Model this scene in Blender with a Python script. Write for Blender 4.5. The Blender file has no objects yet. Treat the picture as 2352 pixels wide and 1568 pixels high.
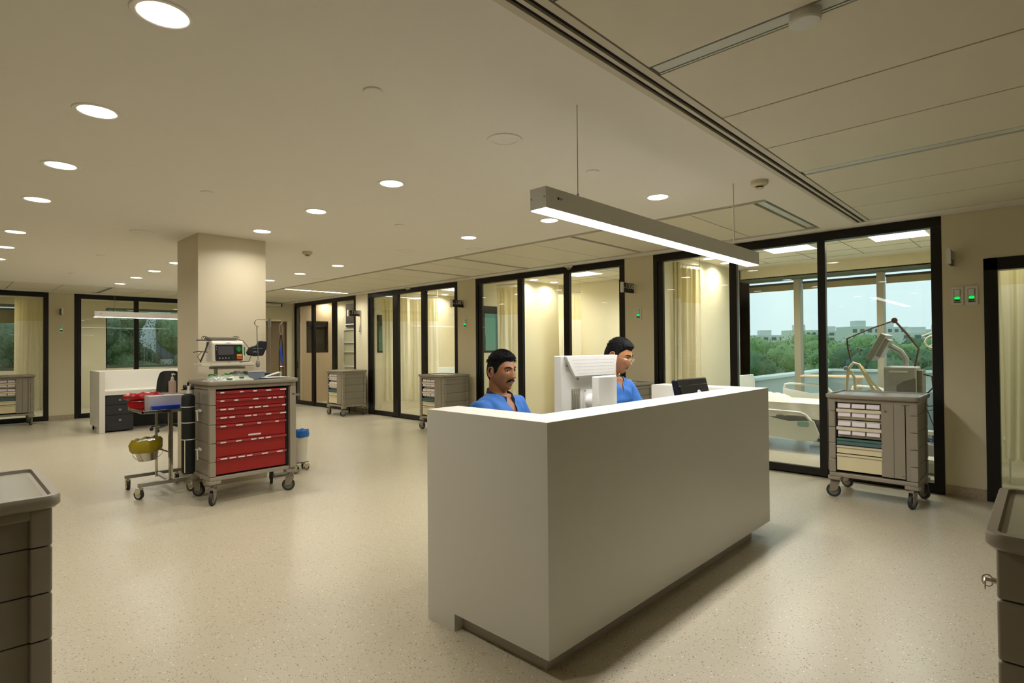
import bpy, bmesh, math, random
from mathutils import Vector, Matrix, noise
random.seed(7)
C = bpy.context.scene.collection
S = bpy.context.scene
R = math.radians
PI = math.pi

# ------------------------------------------------------------------ camera, world, exposure
cam_d = bpy.data.cameras.new('camera')
cam_d.sensor_width = 36.0
cam_d.lens = 36.0 * 1279.1 / 2352.0
cam_d.clip_start = 0.02
cam_d.clip_end = 2000
cam = bpy.data.objects.new('camera', cam_d)
C.objects.link(cam)
YAW, PITCH, ROLL = R(43.915), R(0.637), R(-0.468)
fw = Vector((-math.sin(YAW) * math.cos(PITCH), math.cos(YAW) * math.cos(PITCH), math.sin(PITCH)))
rt = Vector((math.cos(YAW), math.sin(YAW), 0.0))
up = rt.cross(fw)
r2 = rt * math.cos(ROLL) + up * math.sin(ROLL)
u2 = up * math.cos(ROLL) - rt * math.sin(ROLL)
mw = Matrix((r2, u2, -fw)).transposed().to_4x4()
mw.translation = Vector((0, 0, 1.45))
cam.matrix_world = mw
S.camera = cam

w = bpy.data.worlds.new('overcast_sky')
S.world = w
w.use_nodes = True
nt = w.node_tree
bg = nt.nodes['Background']
tc = nt.nodes.new('ShaderNodeTexCoord')
sx = nt.nodes.new('ShaderNodeSeparateXYZ')
cr = nt.nodes.new('ShaderNodeValToRGB')
nt.links.new(tc.outputs['Generated'], sx.inputs[0])
nt.links.new(sx.outputs['Z'], cr.inputs[0])
nt.links.new(cr.outputs[0], bg.inputs[0])
cr.color_ramp.elements[0].position = 0.0
cr.color_ramp.elements[0].color = (0.57, 0.63, 0.65, 1)
cr.color_ramp.elements[1].position = 0.5
cr.color_ramp.elements[1].color = (0.72, 0.82, 0.86, 1)
bg.inputs[1].default_value = SKY = 2.1

S.view_settings.view_transform = 'Standard'
S.view_settings.look = 'None'
S.view_settings.exposure = 0.0
S.view_settings.gamma = 1.0
S.view_settings.use_curve_mapping = False
S.cycles.max_bounces = 6
S.cycles.use_adaptive_sampling = True
S.cycles.adaptive_threshold = 0.03
S.cycles.diffuse_bounces = 4
S.cycles.glossy_bounces = 3
S.cycles.transmission_bounces = 3
S.cycles.transparent_max_bounces = 14
S.cycles.caustics_reflective = False
S.cycles.caustics_refractive = False
S.cycles.sample_clamp_indirect = 4.0
LAMP_W = 8.4          # each round downlight
LAMP_C = (1.0, 0.955, 0.86)

# ------------------------------------------------------------------ materials
def lin(h):
    h = h.lstrip('#')
    o = []
    for i in (0, 2, 4):
        c = int(h[i:i + 2], 16) / 255
        o.append(c / 12.92 if c <= 0.04045 else ((c + 0.055) / 1.055) ** 2.4)
    return o

MATS = {}
def mat(name, hexc, rough=0.5, metal=0.0, vary=0.03, scale=8.0, bump=0.0, bscale=60.0, spec=0.5, emit=0.0, emitc=None, trans=0.0, alpha=1.0, coat=0.0, sub=0.0, detail=2):
    if name in MATS:
        return MATS[name]
    m = bpy.data.materials.new(name)
    m.use_nodes = True
    n = m.node_tree
    b = n.nodes['Principled BSDF']
    c = lin(hexc)
    tc = n.nodes.new('ShaderNodeTexCoord')
    nz = n.nodes.new('ShaderNodeTexNoise')
    nz.inputs['Scale'].default_value = scale
    nz.inputs['Detail'].default_value = detail
    n.links.new(tc.outputs['Object'], nz.inputs['Vector'])
    mx = n.nodes.new('ShaderNodeMix')
    mx.data_type = 'RGBA'
    mx.inputs['A'].default_value = [max(0, x * (1 - vary)) for x in c] + [1]
    mx.inputs['B'].default_value = [min(1, x * (1 + vary)) for x in c] + [1]
    n.links.new(nz.outputs['Fac'], mx.inputs['Factor'])
    n.links.new(mx.outputs['Result'], b.inputs['Base Color'])
    b.inputs['Roughness'].default_value = rough
    b.inputs['Metallic'].default_value = metal
    b.inputs['Specular IOR Level'].default_value = spec
    b.inputs['Transmission Weight'].default_value = trans
    b.inputs['Alpha'].default_value = alpha
    b.inputs['Coat Weight'].default_value = coat
    if sub:
        b.inputs['Subsurface Weight'].default_value = sub
        b.inputs['Subsurface Radius'].default_value = (0.012, 0.005, 0.003)
    if emit:
        b.inputs['Emission Color'].default_value = list(lin(emitc or hexc)) + [1]
        b.inputs['Emission Strength'].default_value = emit
    if bump:
        n2 = n.nodes.new('ShaderNodeTexNoise')
        n2.inputs['Scale'].default_value = bscale
        n.links.new(tc.outputs['Object'], n2.inputs['Vector'])
        bp = n.nodes.new('ShaderNodeBump')
        bp.inputs['Strength'].default_value = bump
        bp.inputs['Distance'].default_value = 0.01
        n.links.new(n2.outputs['Fac'], bp.inputs['Height'])
        n.links.new(bp.outputs[0], b.inputs['Normal'])
    MATS[name] = m
    return m

def glass_mat(name, tint, refl=1.0):
    m = bpy.data.materials.new(name)
    m.use_nodes = True
    n = m.node_tree
    n.nodes.clear()
    out = n.nodes.new('ShaderNodeOutputMaterial')
    t = n.nodes.new('ShaderNodeBsdfTransparent')
    t.inputs[0].default_value = list(tint) + [1]
    g = n.nodes.new('ShaderNodeBsdfGlossy')
    g.inputs['Roughness'].default_value = 0.0
    g.inputs['Color'].default_value = (refl, refl, refl, 1)
    f = n.nodes.new('ShaderNodeFresnel')
    f.inputs['IOR'].default_value = 1.45
    mx = n.nodes.new('ShaderNodeMixShader')
    ge = n.nodes.new('ShaderNodeNewGeometry')
    iv = n.nodes.new('ShaderNodeMath'); iv.operation = 'MULTIPLY_ADD'; iv.inputs[1].default_value = -1.6; iv.inputs[2].default_value = 1.6
    n.links.new(ge.outputs['Backfacing'], iv.inputs[0])
    ml = n.nodes.new('ShaderNodeMath'); ml.operation = 'MULTIPLY'; ml.use_clamp = True
    n.links.new(f.outputs[0], ml.inputs[0]); n.links.new(iv.outputs[0], ml.inputs[1])
    n.links.new(ml.outputs[0], mx.inputs[0])
    n.links.new(t.outputs[0], mx.inputs[1])
    n.links.new(g.outputs[0], mx.inputs[2])
    n.links.new(mx.outputs[0], out.inputs[0])
    return m

def emis(name, hexc, strength):
    m = bpy.data.materials.new(name)
    m.use_nodes = True
    n = m.node_tree
    n.nodes.clear()
    out = n.nodes.new('ShaderNodeOutputMaterial')
    e = n.nodes.new('ShaderNodeEmission')
    e.inputs[0].default_value = list(lin(hexc)) + [1]
    e.inputs[1].default_value = strength
    n.links.new(e.outputs[0], out.inputs[0])
    return m

def sheer_mat(name, hexc, opac, transl=0.5):
    m = bpy.data.materials.new(name)
    m.use_nodes = True
    n = m.node_tree
    n.nodes.clear()
    out = n.nodes.new('ShaderNodeOutputMaterial')
    c = list(lin(hexc)) + [1]
    d = n.nodes.new('ShaderNodeBsdfDiffuse'); d.inputs[0].default_value = c
    t = n.nodes.new('ShaderNodeBsdfTranslucent'); t.inputs[0].default_value = c
    a = n.nodes.new('ShaderNodeMixShader'); a.inputs[0].default_value = transl
    n.links.new(d.outputs[0], a.inputs[1]); n.links.new(t.outputs[0], a.inputs[2])
    p = n.nodes.new('ShaderNodeBsdfTransparent')
    b = n.nodes.new('ShaderNodeMixShader')
    tc = n.nodes.new('ShaderNodeTexCoord')
    nz = n.nodes.new('ShaderNodeTexNoise'); nz.inputs['Scale'].default_value = 30
    n.links.new(tc.outputs['Object'], nz.inputs['Vector'])
    mr = n.nodes.new('ShaderNodeMapRange')
    mr.inputs[3].default_value = opac - 0.03; mr.inputs[4].default_value = min(1, opac + 0.03)
    n.links.new(nz.outputs['Fac'], mr.inputs[0])
    n.links.new(mr.outputs[0], b.inputs[0])
    n.links.new(p.outputs[0], b.inputs[1]); n.links.new(a.outputs[0], b.inputs[2])
    n.links.new(b.outputs[0], out.inputs[0])
    return m

def floor_mat(name, base, dark, rough, seams=True):
    m = bpy.data.materials.new(name)
    m.use_nodes = True
    n = m.node_tree
    b = n.nodes['Principled BSDF']
    tc = n.nodes.new('ShaderNodeTexCoord')
    last = None
    cb = list(lin(base)) + [1]
    col = n.nodes.new('ShaderNodeMix'); col.data_type = 'RGBA'
    nz = n.nodes.new('ShaderNodeTexNoise'); nz.inputs['Scale'].default_value = 1.3; nz.inputs['Detail'].default_value = 6
    n.links.new(tc.outputs['Object'], nz.inputs['Vector'])
    n.links.new(nz.outputs['Fac'], col.inputs['Factor'])
    col.inputs['A'].default_value = [x * 0.94 for x in cb[:3]] + [1]
    col.inputs['B'].default_value = [x * 1.05 for x in cb[:3]] + [1]
    last = col.outputs['Result']
    for sc, thr, hexc, seed in ((170, 0.045, dark, 0), (240, 0.05, '#5c4a3c', 11), (110, 0.03, '#8a4a3a', 23), (130, 0.022, '#efe6d2', 37)):
        mp = n.nodes.new('ShaderNodeMapping'); mp.inputs['Location'].default_value = (seed, seed * 0.7, 0)
        n.links.new(tc.outputs['Object'], mp.inputs['Vector'])
        v = n.nodes.new('ShaderNodeTexVoronoi'); v.inputs['Scale'].default_value = sc * 0.55
        n.links.new(mp.outputs[0], v.inputs['Vector'])
        # a cell is a chip only when its random colour is low, and only close to its centre
        sp = n.nodes.new('ShaderNodeSeparateColor'); n.links.new(v.outputs['Color'], sp.inputs[0])
        lt = n.nodes.new('ShaderNodeMath'); lt.operation = 'LESS_THAN'; lt.inputs[1].default_value = thr * 4
        n.links.new(sp.outputs[0], lt.inputs[0])
        l2 = n.nodes.new('ShaderNodeMath'); l2.operation = 'LESS_THAN'; l2.inputs[1].default_value = 0.27
        n.links.new(v.outputs['Distance'], l2.inputs[0])
        ml = n.nodes.new('ShaderNodeMath'); ml.operation = 'MULTIPLY'
        n.links.new(lt.outputs[0], ml.inputs[0]); n.links.new(l2.outputs[0], ml.inputs[1])
        m2 = n.nodes.new('ShaderNodeMath'); m2.operation = 'MULTIPLY'; m2.inputs[1].default_value = 0.75
        n.links.new(ml.outputs[0], m2.inputs[0])
        k = n.nodes.new('ShaderNodeMix'); k.data_type = 'RGBA'
        n.links.new(m2.outputs[0], k.inputs['Factor'])
        n.links.new(last, k.inputs['A'])
        k.inputs['B'].default_value = list(lin(hexc)) + [1]
        last = k.outputs['Result']
    n.links.new(last, b.inputs['Base Color'])
    b.inputs['Roughness'].default_value = rough
    b.inputs['Specular IOR Level'].default_value = 0.5
    n3 = n.nodes.new('ShaderNodeTexNoise'); n3.inputs['Scale'].default_value = 220
    n.links.new(tc.outputs['Object'], n3.inputs['Vector'])
    bp = n.nodes.new('ShaderNodeBump'); bp.inputs['Strength'].default_value = 0.12; bp.inputs['Distance'].default_value = 0.002
    n.links.new(n3.outputs['Fac'], bp.inputs['Height']); n.links.new(bp.outputs[0], b.inputs['Normal'])
    return m

M_floor = floor_mat('terrazzo_vinyl_floor', '#bfb69f', '#3d352b', 0.30)
M_skirt = floor_mat('terrazzo_skirting', '#b5a68c', '#3d352b', 0.5)
M_ceil = mat('ceiling_paint', '#f3efe6', 0.75, vary=0.01)
M_panel = mat('ceiling_panel', '#e6dfca', 0.6, vary=0.02, scale=3, bump=0.05, bscale=150)
M_flange = mat('slot_flange', '#cdc5b3', 0.5)
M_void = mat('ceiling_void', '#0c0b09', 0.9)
M_diff = mat('grey_diffuser', '#d2d4ca', 0.35)
M_wall = mat('cream_wall_paint', '#dcd3b4', 0.6, vary=0.02, scale=2, bump=0.03, bscale=200)
M_strip = mat('beige_wall_panel', '#d5cab0', 0.5, vary=0.03, scale=4, bump=0.03, bscale=200)
M_black = mat('dark_bronze_frame', '#17130f', 0.35, metal=0.3)
M_white = mat('white_solid_surface', '#d5d2c8', 0.34, vary=0.01)
M_plinth = mat('grey_plinth', '#b5aea5', 0.5)
M_alu = mat('brushed_aluminium', '#e4e2dc', 0.5, metal=0.0, vary=0.06, scale=40)
M_chrome = mat('chrome_steel', '#c9c5ba', 0.14, metal=1.0)
M_steel = mat('satin_steel', '#a09c92', 0.3, metal=0.9)
M_taupe = mat('taupe_plastic', '#857c6c', 0.38, vary=0.03)
M_taupe2 = mat('taupe_plastic_light', '#918878', 0.36, vary=0.03)
M_trayins = mat('tray_surface', '#8e8a78', 0.25)
M_red = mat('red_drawer_plastic', '#8e1008', 0.4)
M_redlip = mat('red_drawer_lip', '#98282a', 0.3)
M_label = mat('paper_label', '#d9d3d3', 0.6, vary=0.08, scale=60)
M_cream = mat('cream_plastic', '#dbcfa8', 0.45)
M_creambar = mat('cream_bar', '#d8cdb0', 0.4)
M_teal = mat('teal_plastic', '#4e6d6a', 0.4)
M_bin = mat('white_label_bin', '#d9cfd2', 0.45)
M_binback = mat('bin_shadow_box', '#9a8f78', 0.6)
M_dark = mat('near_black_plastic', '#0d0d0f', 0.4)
M_darkgrey = mat('dark_grey_laminate', '#24242a', 0.45)
M_rubber = mat('caster_rubber', '#2a2a28', 0.6)
M_hub = mat('caster_hub_grey', '#6f6a60', 0.45)
M_hubw = mat('caster_hub_cream', '#d2c8a8', 0.4)
M_plw = mat('white_plastic', '#e4e3dd', 0.35)
M_plw2 = mat('offwhite_plastic', '#d6d0bf', 0.4)
M_green = emis('green_indicator', '#00ff50', 1.6)
M_lamp = emis('lamp_diffuser', '#fffaf0', 14.0)
M_panelamp = emis('led_panel_diffuser', '#fffdf5', 6.0)
M_line = emis('linear_lamp_diffuser', '#fffdf8', 9.0)
M_glass = glass_mat('door_glass', (0.95, 0.97, 0.955))
M_wglass = glass_mat('tinted_window_glass', (0.82, 0.885, 0.88))
M_tglass = glass_mat('teal_inner_glass', (0.26, 0.46, 0.43))
M_curt = sheer_mat('cream_curtain_cloth', '#fbf5e0', 1.0, 0.5)
M_net = sheer_mat('yellow_curtain_net', '#f4e9bc', 0.93, 0.5)
M_bag = sheer_mat('clear_plastic_bag', '#d8dcd2', 0.28, 0.2)
M_blue = mat('blue_scrub_cloth', '#225a9f', 0.75, vary=0.06, scale=14, bump=0.25, bscale=25)
M_navy = mat('navy_collar_cloth', '#12142e', 0.8)
M_skin1 = mat('brown_skin', '#80522f', 0.5, vary=0.06, scale=18, sub=0.08)
M_skin2 = mat('tan_skin', '#9c6a42', 0.5, vary=0.06, scale=18, sub=0.08)
M_hair = mat('black_hair', '#060505', 0.75, vary=0.3, scale=90, bump=0.5, bscale=160, spec=0.15)
M_wood = mat('brown_wood_veneer', '#8c775a', 0.5, vary=0.08, scale=3, bump=0.05)
M_bluepl = mat('blue_plastic', '#0f3fb8', 0.35)
M_blueb = mat('blue_liner', '#1767b8', 0.4, bump=0.6, bscale=30)
M_yel = mat('yellow_liner', '#a89410', 0.45, bump=0.8, bscale=30)
M_redbag = mat('red_liner', '#b00b14', 0.3, bump=0.8, bscale=30)
M_bed = mat('bed_plastic', '#cdd0c6', 0.4)
M_sheet = mat('white_bed_sheet', '#e2ddd0', 0.85, bump=0.5, bscale=9)
M_leaf = mat('tree_leaves', '#6c8a56', 0.85, vary=0.7, scale=3.0, detail=10, bump=1.0, bscale=6)  # far tree greens lightened to carry the outdoor haze
M_leafd = mat('dark_tree_leaves', '#4c6745', 0.85, vary=0.75, scale=3.4, detail=10, bump=1.0, bscale=6)
M_leafn = mat('near_leaves', '#6a7a58', 0.85, vary=0.85, scale=9, detail=10, bump=1.0, bscale=22)
M_leafn2 = mat('near_dark_leaves', '#525f45', 0.85, vary=0.85, scale=10, detail=10, bump=1.0, bscale=25)
M_bark = mat('tree_bark', '#4a4034', 0.9)
M_grass = mat('grass_ground', '#5f8f35', 0.95, vary=0.3, scale=0.08)
M_conc = mat('outdoor_concrete', '#b9bcb2', 0.8)
M_bld = mat('pale_building', '#c3c6c2', 0.8)  # facade colour whitened to stand for distance haze
M_bldwin = mat('building_windows', '#5a666c', 0.4)

# ------------------------------------------------------------------ mesh builder
class MB:
    def __init__(s):
        s.v = []; s.f = []
    def add(s, vs, fs):
        o = len(s.v)
        s.v += [tuple(p) for p in vs]
        s.f += [tuple(i + o for i in f) for f in fs]
        return s
    def box(s, x0, x1, y0, y1, z0, z1, M=None):
        vs = [(x0, y0, z0), (x1, y0, z0), (x1, y1, z0), (x0, y1, z0), (x0, y0, z1), (x1, y0, z1), (x1, y1, z1), (x0, y1, z1)]
        if M: vs = [M @ Vector(p) for p in vs]
        return s.add(vs, [(0, 3, 2, 1), (4, 5, 6, 7), (0, 1, 5, 4), (1, 2, 6, 5), (2, 3, 7, 6), (3, 0, 4, 7)])
    def cyl(s, p0, p1, r0, r1=None, n=16, caps=True):
        p0, p1 = Vector(p0), Vector(p1)
        if r1 is None: r1 = r0
        d = (p1 - p0).normalized()
        a = Vector((1, 0, 0)) if abs(d.x) < 0.9 else Vector((0, 1, 0))
        e1 = d.cross(a).normalized(); e2 = d.cross(e1)
        vs = []
        for p, r in ((p0, r0), (p1, r1)):
            for i in range(n):
                t = 2 * PI * i / n
                vs.append(p + (e1 * math.cos(t) + e2 * math.sin(t)) * r)
        fs = [(i, (i + 1) % n, n + (i + 1) % n, n + i) for i in range(n)]
        if caps: fs += [tuple(reversed(range(n))), tuple(range(n, 2 * n))]
        return s.add(vs, fs)
    def tube(s, pts, r, n=8, closed=False):
        P = [Vector(p) for p in pts]
        m = len(P)
        rad = r if isinstance(r, (list, tuple)) else [r] * m
        vs = []; prev = None
        for k in range(m):
            if closed: d = P[(k + 1) % m] - P[k - 1]
            else: d = P[min(k + 1, m - 1)] - P[max(k - 1, 0)]
            d.normalize()
            if prev is None:
                a = Vector((0, 0, 1)) if abs(d.z) < 0.9 else Vector((1, 0, 0))
                e1 = d.cross(a).normalized()
            else:
                e1 = (prev - d * prev.dot(d)).normalized()
            prev = e1
            e2 = d.cross(e1)
            for i in range(n):
                t = 2 * PI * i / n
                vs.append(P[k] + (e1 * math.cos(t) + e2 * math.sin(t)) * rad[k])
        fs = []
        for k in range(m if closed else m - 1):
            a = k * n; b = ((k + 1) % m) * n
            fs += [(a + i, a + (i + 1) % n, b + (i + 1) % n, b + i) for i in range(n)]
        if not closed:
            fs += [tuple(reversed(range(n))), tuple(range((m - 1) * n, m * n))]
        return s.add(vs, fs)
    def lathe(s, prof, c=(0, 0, 0), n=24, M=None):
        vs = []
        for (r, z) in prof:
            for i in range(n):
                t = 2 * PI * i / n
                p = Vector((r * math.cos(t), r * math.sin(t), z))
                if M: p = M @ p
                vs.append(p + Vector(c))
        fs = []
        for k in range(len(prof) - 1):
            a = k * n; b = a + n
            fs += [(a + i, a + (i + 1) % n, b + (i + 1) % n, b + i) for i in range(n)]
        if prof[0][0] > 1e-5: fs.append(tuple(reversed(range(n))))
        if prof[-1][0] > 1e-5: fs.append(tuple(range((len(prof) - 1) * n, len(prof) * n)))
        return s.add(vs, fs)
    def prism(s, poly, pl, d0, d1, M=None):
        def mk(a, b, d):
            return {'xy': (a, b, d), 'xz': (a, d, b), 'yz': (d, a, b)}[pl]
        n = len(poly)
        vs = [mk(a, b, d0) for a, b in poly] + [mk(a, b, d1) for a, b in poly]
        if M: vs = [M @ Vector(p) for p in vs]
        fs = [tuple(reversed(range(n))), tuple(range(n, 2 * n))] + [(i, (i + 1) % n, n + (i + 1) % n, n + i) for i in range(n)]
        return s.add(vs, fs)
    def text(s, body, size, M, ext=0.0008):
        cu = bpy.data.curves.new('t', 'FONT')
        cu.body = body; cu.size = size; cu.extrude = ext
        cu.align_x = 'CENTER'; cu.align_y = 'CENTER'
        ob = bpy.data.objects.new('t', cu)
        C.objects.link(ob)
        bpy.context.view_layer.update()
        me = bpy.data.meshes.new_from_object(ob.evaluated_get(bpy.context.evaluated_depsgraph_get()))
        s.add([M @ v.co for v in me.vertices], [tuple(p.vertices) for p in me.polygons])
        bpy.data.objects.remove(ob); bpy.data.curves.remove(cu); bpy.data.meshes.remove(me)
        return s
    def build(s, name, m, parent=None, bev=0.0, seg=2, ang=38, **props):
        me = bpy.data.meshes.new(name)
        me.from_pydata(s.v, [], s.f)
        bm = bmesh.new(); bm.from_mesh(me)
        bmesh.ops.recalc_face_normals(bm, faces=bm.faces)
        if bev:
            es = [e for e in bm.edges if len(e.link_faces) == 2 and e.calc_face_angle(0) > 0.6]
            bmesh.ops.bevel(bm, geom=es, offset=bev, segments=seg, affect='EDGES', clamp_overlap=True, profile=0.5)
        bm.to_mesh(me); bm.free()
        me.shade_smooth()
        me.set_sharp_from_angle(angle=R(ang))
        me.materials.append(m)
        o = bpy.data.objects.new(name, me)
        C.objects.link(o)
        if bev:
            wn = o.modifiers.new('weighted_normal', 'WEIGHTED_NORMAL'); wn.keep_sharp = True
        if parent: o.parent = parent
        for k, v in props.items(): o[k] = v
        return o

def tag(o, label, cat, group=None):
    o['label'] = label; o['category'] = cat
    if group: o['group'] = group
    return o
def thing(name, label, cat, loc=(0, 0, 0), rz=0.0, group=None):
    o = bpy.data.objects.new(name, None); C.objects.link(o)
    o.empty_display_size = 0.1
    o.location = loc; o.rotation_euler = (0, 0, rz)
    return tag(o, label, cat, group)
def struct(name, mb, m, parent=None, bev=0.0):
    o = mb.build(name, m, parent, bev=bev)
    if not parent: o['kind'] = 'structure'
    return o
def sroot(name):
    o = bpy.data.objects.new(name, None); C.objects.link(o); o['kind'] = 'structure'; return o
def children(o):
    return [c for c in bpy.data.objects if c.parent == o]
def dup(root, loc, rz=None, label=None, group=None):
    def cp(o, par):
        c = o.copy(); C.objects.link(c)
        if par: c.parent = par
        for ch in o.children: cp(ch, c)
        return c
    r = cp(root, None)
    r.location = loc
    if rz is not None: r.rotation_euler = (0, 0, rz)
    if label: r['label'] = label
    if group: r['group'] = group
    return r
def RZ(a): return Matrix.Rotation(a, 4, 'Z')
def T(x, y, z): return Matrix.Translation((x, y, z))
def arc(cx, cy, r, a0, a1, n):
    return [(cx + r * math.cos(a0 + (a1 - a0) * i / n), cy + r * math.sin(a0 + (a1 - a0) * i / n)) for i in range(n + 1)]
def rrect(x0, x1, y0, y1, r, n=5):
    return arc(x1 - r, y1 - r, r, 0, PI / 2, n) + arc(x0 + r, y1 - r, r, PI / 2, PI, n) + arc(x0 + r, y0 + r, r, PI, 1.5 * PI, n) + arc(x1 - r, y0 + r, r, 1.5 * PI, 2 * PI, n)
def area(name, loc, size, power, color, parent=None, shape='DISK', sy=None, spread=150, rot=(0, 0, 0)):
    l = bpy.data.lights.new(name, 'AREA')
    l.shape = shape; l.size = size
    if sy: l.size_y = sy
    l.energy = power; l.color = color; l.spread = R(spread)
    o = bpy.data.objects.new(name, l); C.objects.link(o)
    o.location = loc; o.rotation_euler = rot
    if parent: o.parent = parent
    return o
CZ = 2.69
# ================================================================== THE SETTING
YW = 6.75            # glass front wall (runs along x)
XL = -15.1           # far left wall
X1, Y0 = 3.2, -5.2   # room ends behind the camera
struct('floor', MB().box(-19.2, X1 + .2, Y0 - .2, 10.8, -0.12, 0), M_floor)

# gypsum ceiling with the openings for the panel bands and the slot diffuser
mb = MB()
for x0, x1, y0, y1 in [(-13.17, -1.412, Y0, 4.88), (-1.72, -1.412, 4.88, YW), (-13.17, -1.72, 6.52, YW), (-14.65, -13.17, 6.52, YW),
                       (XL - .1, -14.75, Y0, 6.52), (-1.412, -1.275, 6.52, YW), (-1.275, X1, 6.47, YW), (XL - .1, -14.65, 6.52, YW)]:
    mb.box(x0, x1, y0, y1, CZ, CZ + .06)
ceil = struct('ceiling', mb, M_ceil)
struct('ceiling_void', MB().box(XL - .2, X1 + .2, Y0 - .2, YW + .1, CZ + .075, CZ + .2), M_void, ceil)

# panel bands
pb = MB(); g = .006
ys = [-5.2, -4.6, -4.10, -4.00, -3.33, -2.67, -2.0, -1.9, -1.23, -.57, .10, .20, .87, 1.54, 2.21, 2.30, 2.98, 3.64, 4.31, 4.41, 5.09, 5.76, 6.45]
strips = [(-4.10, -4.00), (-2.0, -1.9), (.10, .20), (2.21, 2.30), (4.31, 4.41)]
for a, b in zip(ys[:-1], ys[1:]):
    if (a, b) in strips: continue
    pb.box(-1.262, X1, a + g, b - g, CZ, CZ + .03)
xs = [-13.17, -12.55, -11.95, -11.32, -11.22, -10.6, -9.95, -9.31, -8.53, -7.9, -7.27, -7.17, -6.5, -5.92, -5.82, -5.17, -4.45, -3.87, -3.82, -3.1, -2.43, -1.84, -1.72]
for a, b in zip(xs[:-1], xs[1:]):
    if b - a < .13 and b - a > .04: continue
    pb.box(a + g, b - g, 4.975, 6.445, CZ, CZ + .03)
lx = [-5.2, -4.5, -3.83, -3.73, -3.06, -2.39, -1.72, -1.62, -.95, -.28, .35, .98, 1.68, 2.33, 2.45, 3.08, 3.75, 4.42, 4.52, 5.2, 5.8, 6.45]
for a, b in zip(lx[:-1], lx[1:]):
    if b - a < .13: continue
    pb.box(-14.735, -13.19, a + g, b - g, CZ, CZ + .03)
struct('ceiling_panel', pb, M_panel, ceil, bev=.0015)
gs = MB()
for a, b in strips: gs.box(-1.255, X1, a + .01, b - .016, CZ + .003, CZ + .03).box(-1.255, X1, b - .012, b - .004, CZ, CZ + .03)
for a in (-7.27, -5.92, -1.84): gs.box(a + .012, a + .075, 4.98, 6.44, CZ + .012, CZ + .03)
for a in (-3.83, -1.72, 2.33, 4.42): gs.box(-14.73, -13.2, a + .012, a + .088, CZ + .012, CZ + .03)
struct('ceiling_strip', gs, M_diff, ceil)
# linear slot diffusers: pale blades standing in a dark slot
sl = MB()
for a, b in ((-1.412, -1.378), (-1.352, -1.333), (-1.306, -1.270)): sl.box(a, b, Y0, 6.52, CZ - .001, CZ + .035)
for y in (4.88, 6.452):
    for a, b in ((0, .016), (.034, .050), (.072, .085)): sl.box(-13.17, -1.72, y + a, y + b, CZ - .001, CZ + .035)
sl.box(-1.412, -1.27, 6.505, 6.52, CZ - .001, CZ + .035)
fill = MB().box(-1.41, -1.275, Y0, 6.515, CZ + .012, CZ + .06)  # near-black filler paints in the shade inside the slots
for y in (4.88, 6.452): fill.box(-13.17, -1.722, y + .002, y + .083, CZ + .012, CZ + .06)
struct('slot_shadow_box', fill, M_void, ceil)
for x in (-13.19, -14.75): sl.box(x, x + .012, Y0, 6.45, CZ - .001, CZ + .035)
struct('ceiling_slot_diffuser', sl, M_flange, ceil)

# right wall: panels between the glazed bays
BAYS = [(-14.65, -11.5), (-10.984, -7.904), (-7.401, -4.289), (-3.838, -.731)]
wr = MB()
for a, b in ((-11.5, -10.984), (-7.904, -7.401), (-4.289, -3.838), (-.731, -.424)):
    wr.box(a, b, YW + .005, YW + .2, 0, 2.79)
wr.box(-.424, 1.2, YW + .005, YW + .2, 2.238, 2.79)
wr.box(1.2, X1, YW + .005, YW + .2, 0, 2.79)
wr.box(-14.65, -.731, YW + .02, YW + .12, 2.68, 2.9)
struct('wall_right', wr, M_wall)
sk = MB()
for a, b in ((-11.5, -10.984), (-7.904, -7.401), (-4.289, -3.838), (-.731, -.424)):
    sk.box(a + .002, b - .002, YW - .004, YW + .006, 0, .1)
struct('baseboard_right', sk, M_skirt)
# left wall
wl = MB()
for a, b in ((1.673, 2.10), (5.2, 5.55), (-5.4, -1.45)): wl.box(XL - .2, XL - .005, a, b, 0, 2.79)
wl.box(XL - .2, -14.7, 5.55, 5.7, 0, 2.79)
wl.box(-14.85, -14.7, 5.7, 6.57, 2.2, 2.79); wl.box(-14.85, -14.7, 6.57, YW, 0, 2.79); wl.box(-14.85, -14.64, YW - .02, YW + .15, 0, 2.79)
wl.box(XL - .12, XL - .02, -1.5, 5.2, 2.68, 2.9)
struct('wall_left', wl, M_wall)
struct('baseboard_left', MB().box(XL - .006, XL + .004, 1.675, 2.098, 0, .1), M_skirt)
struct('wall_back', MB().box(XL - .2, X1 + .2, Y0 - .2, Y0, 0, 2.79), M_wall)
struct('wall_side', MB().box(X1, X1 + .2, Y0 - .2, YW + .2, 0, 2.79), M_wall)
# wood door in the far corner
dw = sroot('door_6')
MB().box(-14.79, -14.75, 5.72, 6.55, .01, 2.18).build('door_leaf', M_wood, dw, bev=.002)
MB().box(-14.8, -14.695, 5.70, 5.72, 0, 2.2).box(-14.8, -14.695, 6.55, 6.57, 0, 2.2).box(-14.8, -14.695, 5.7, 6.57, 2.18, 2.2).build('door_frame', M_wood, dw)
MB().tube([(-14.75, 6.48, 1.0), (-14.70, 6.48, 1.0), (-14.70, 6.38, 1.0)], .009).build('door_handle', M_chrome, dw)

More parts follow.
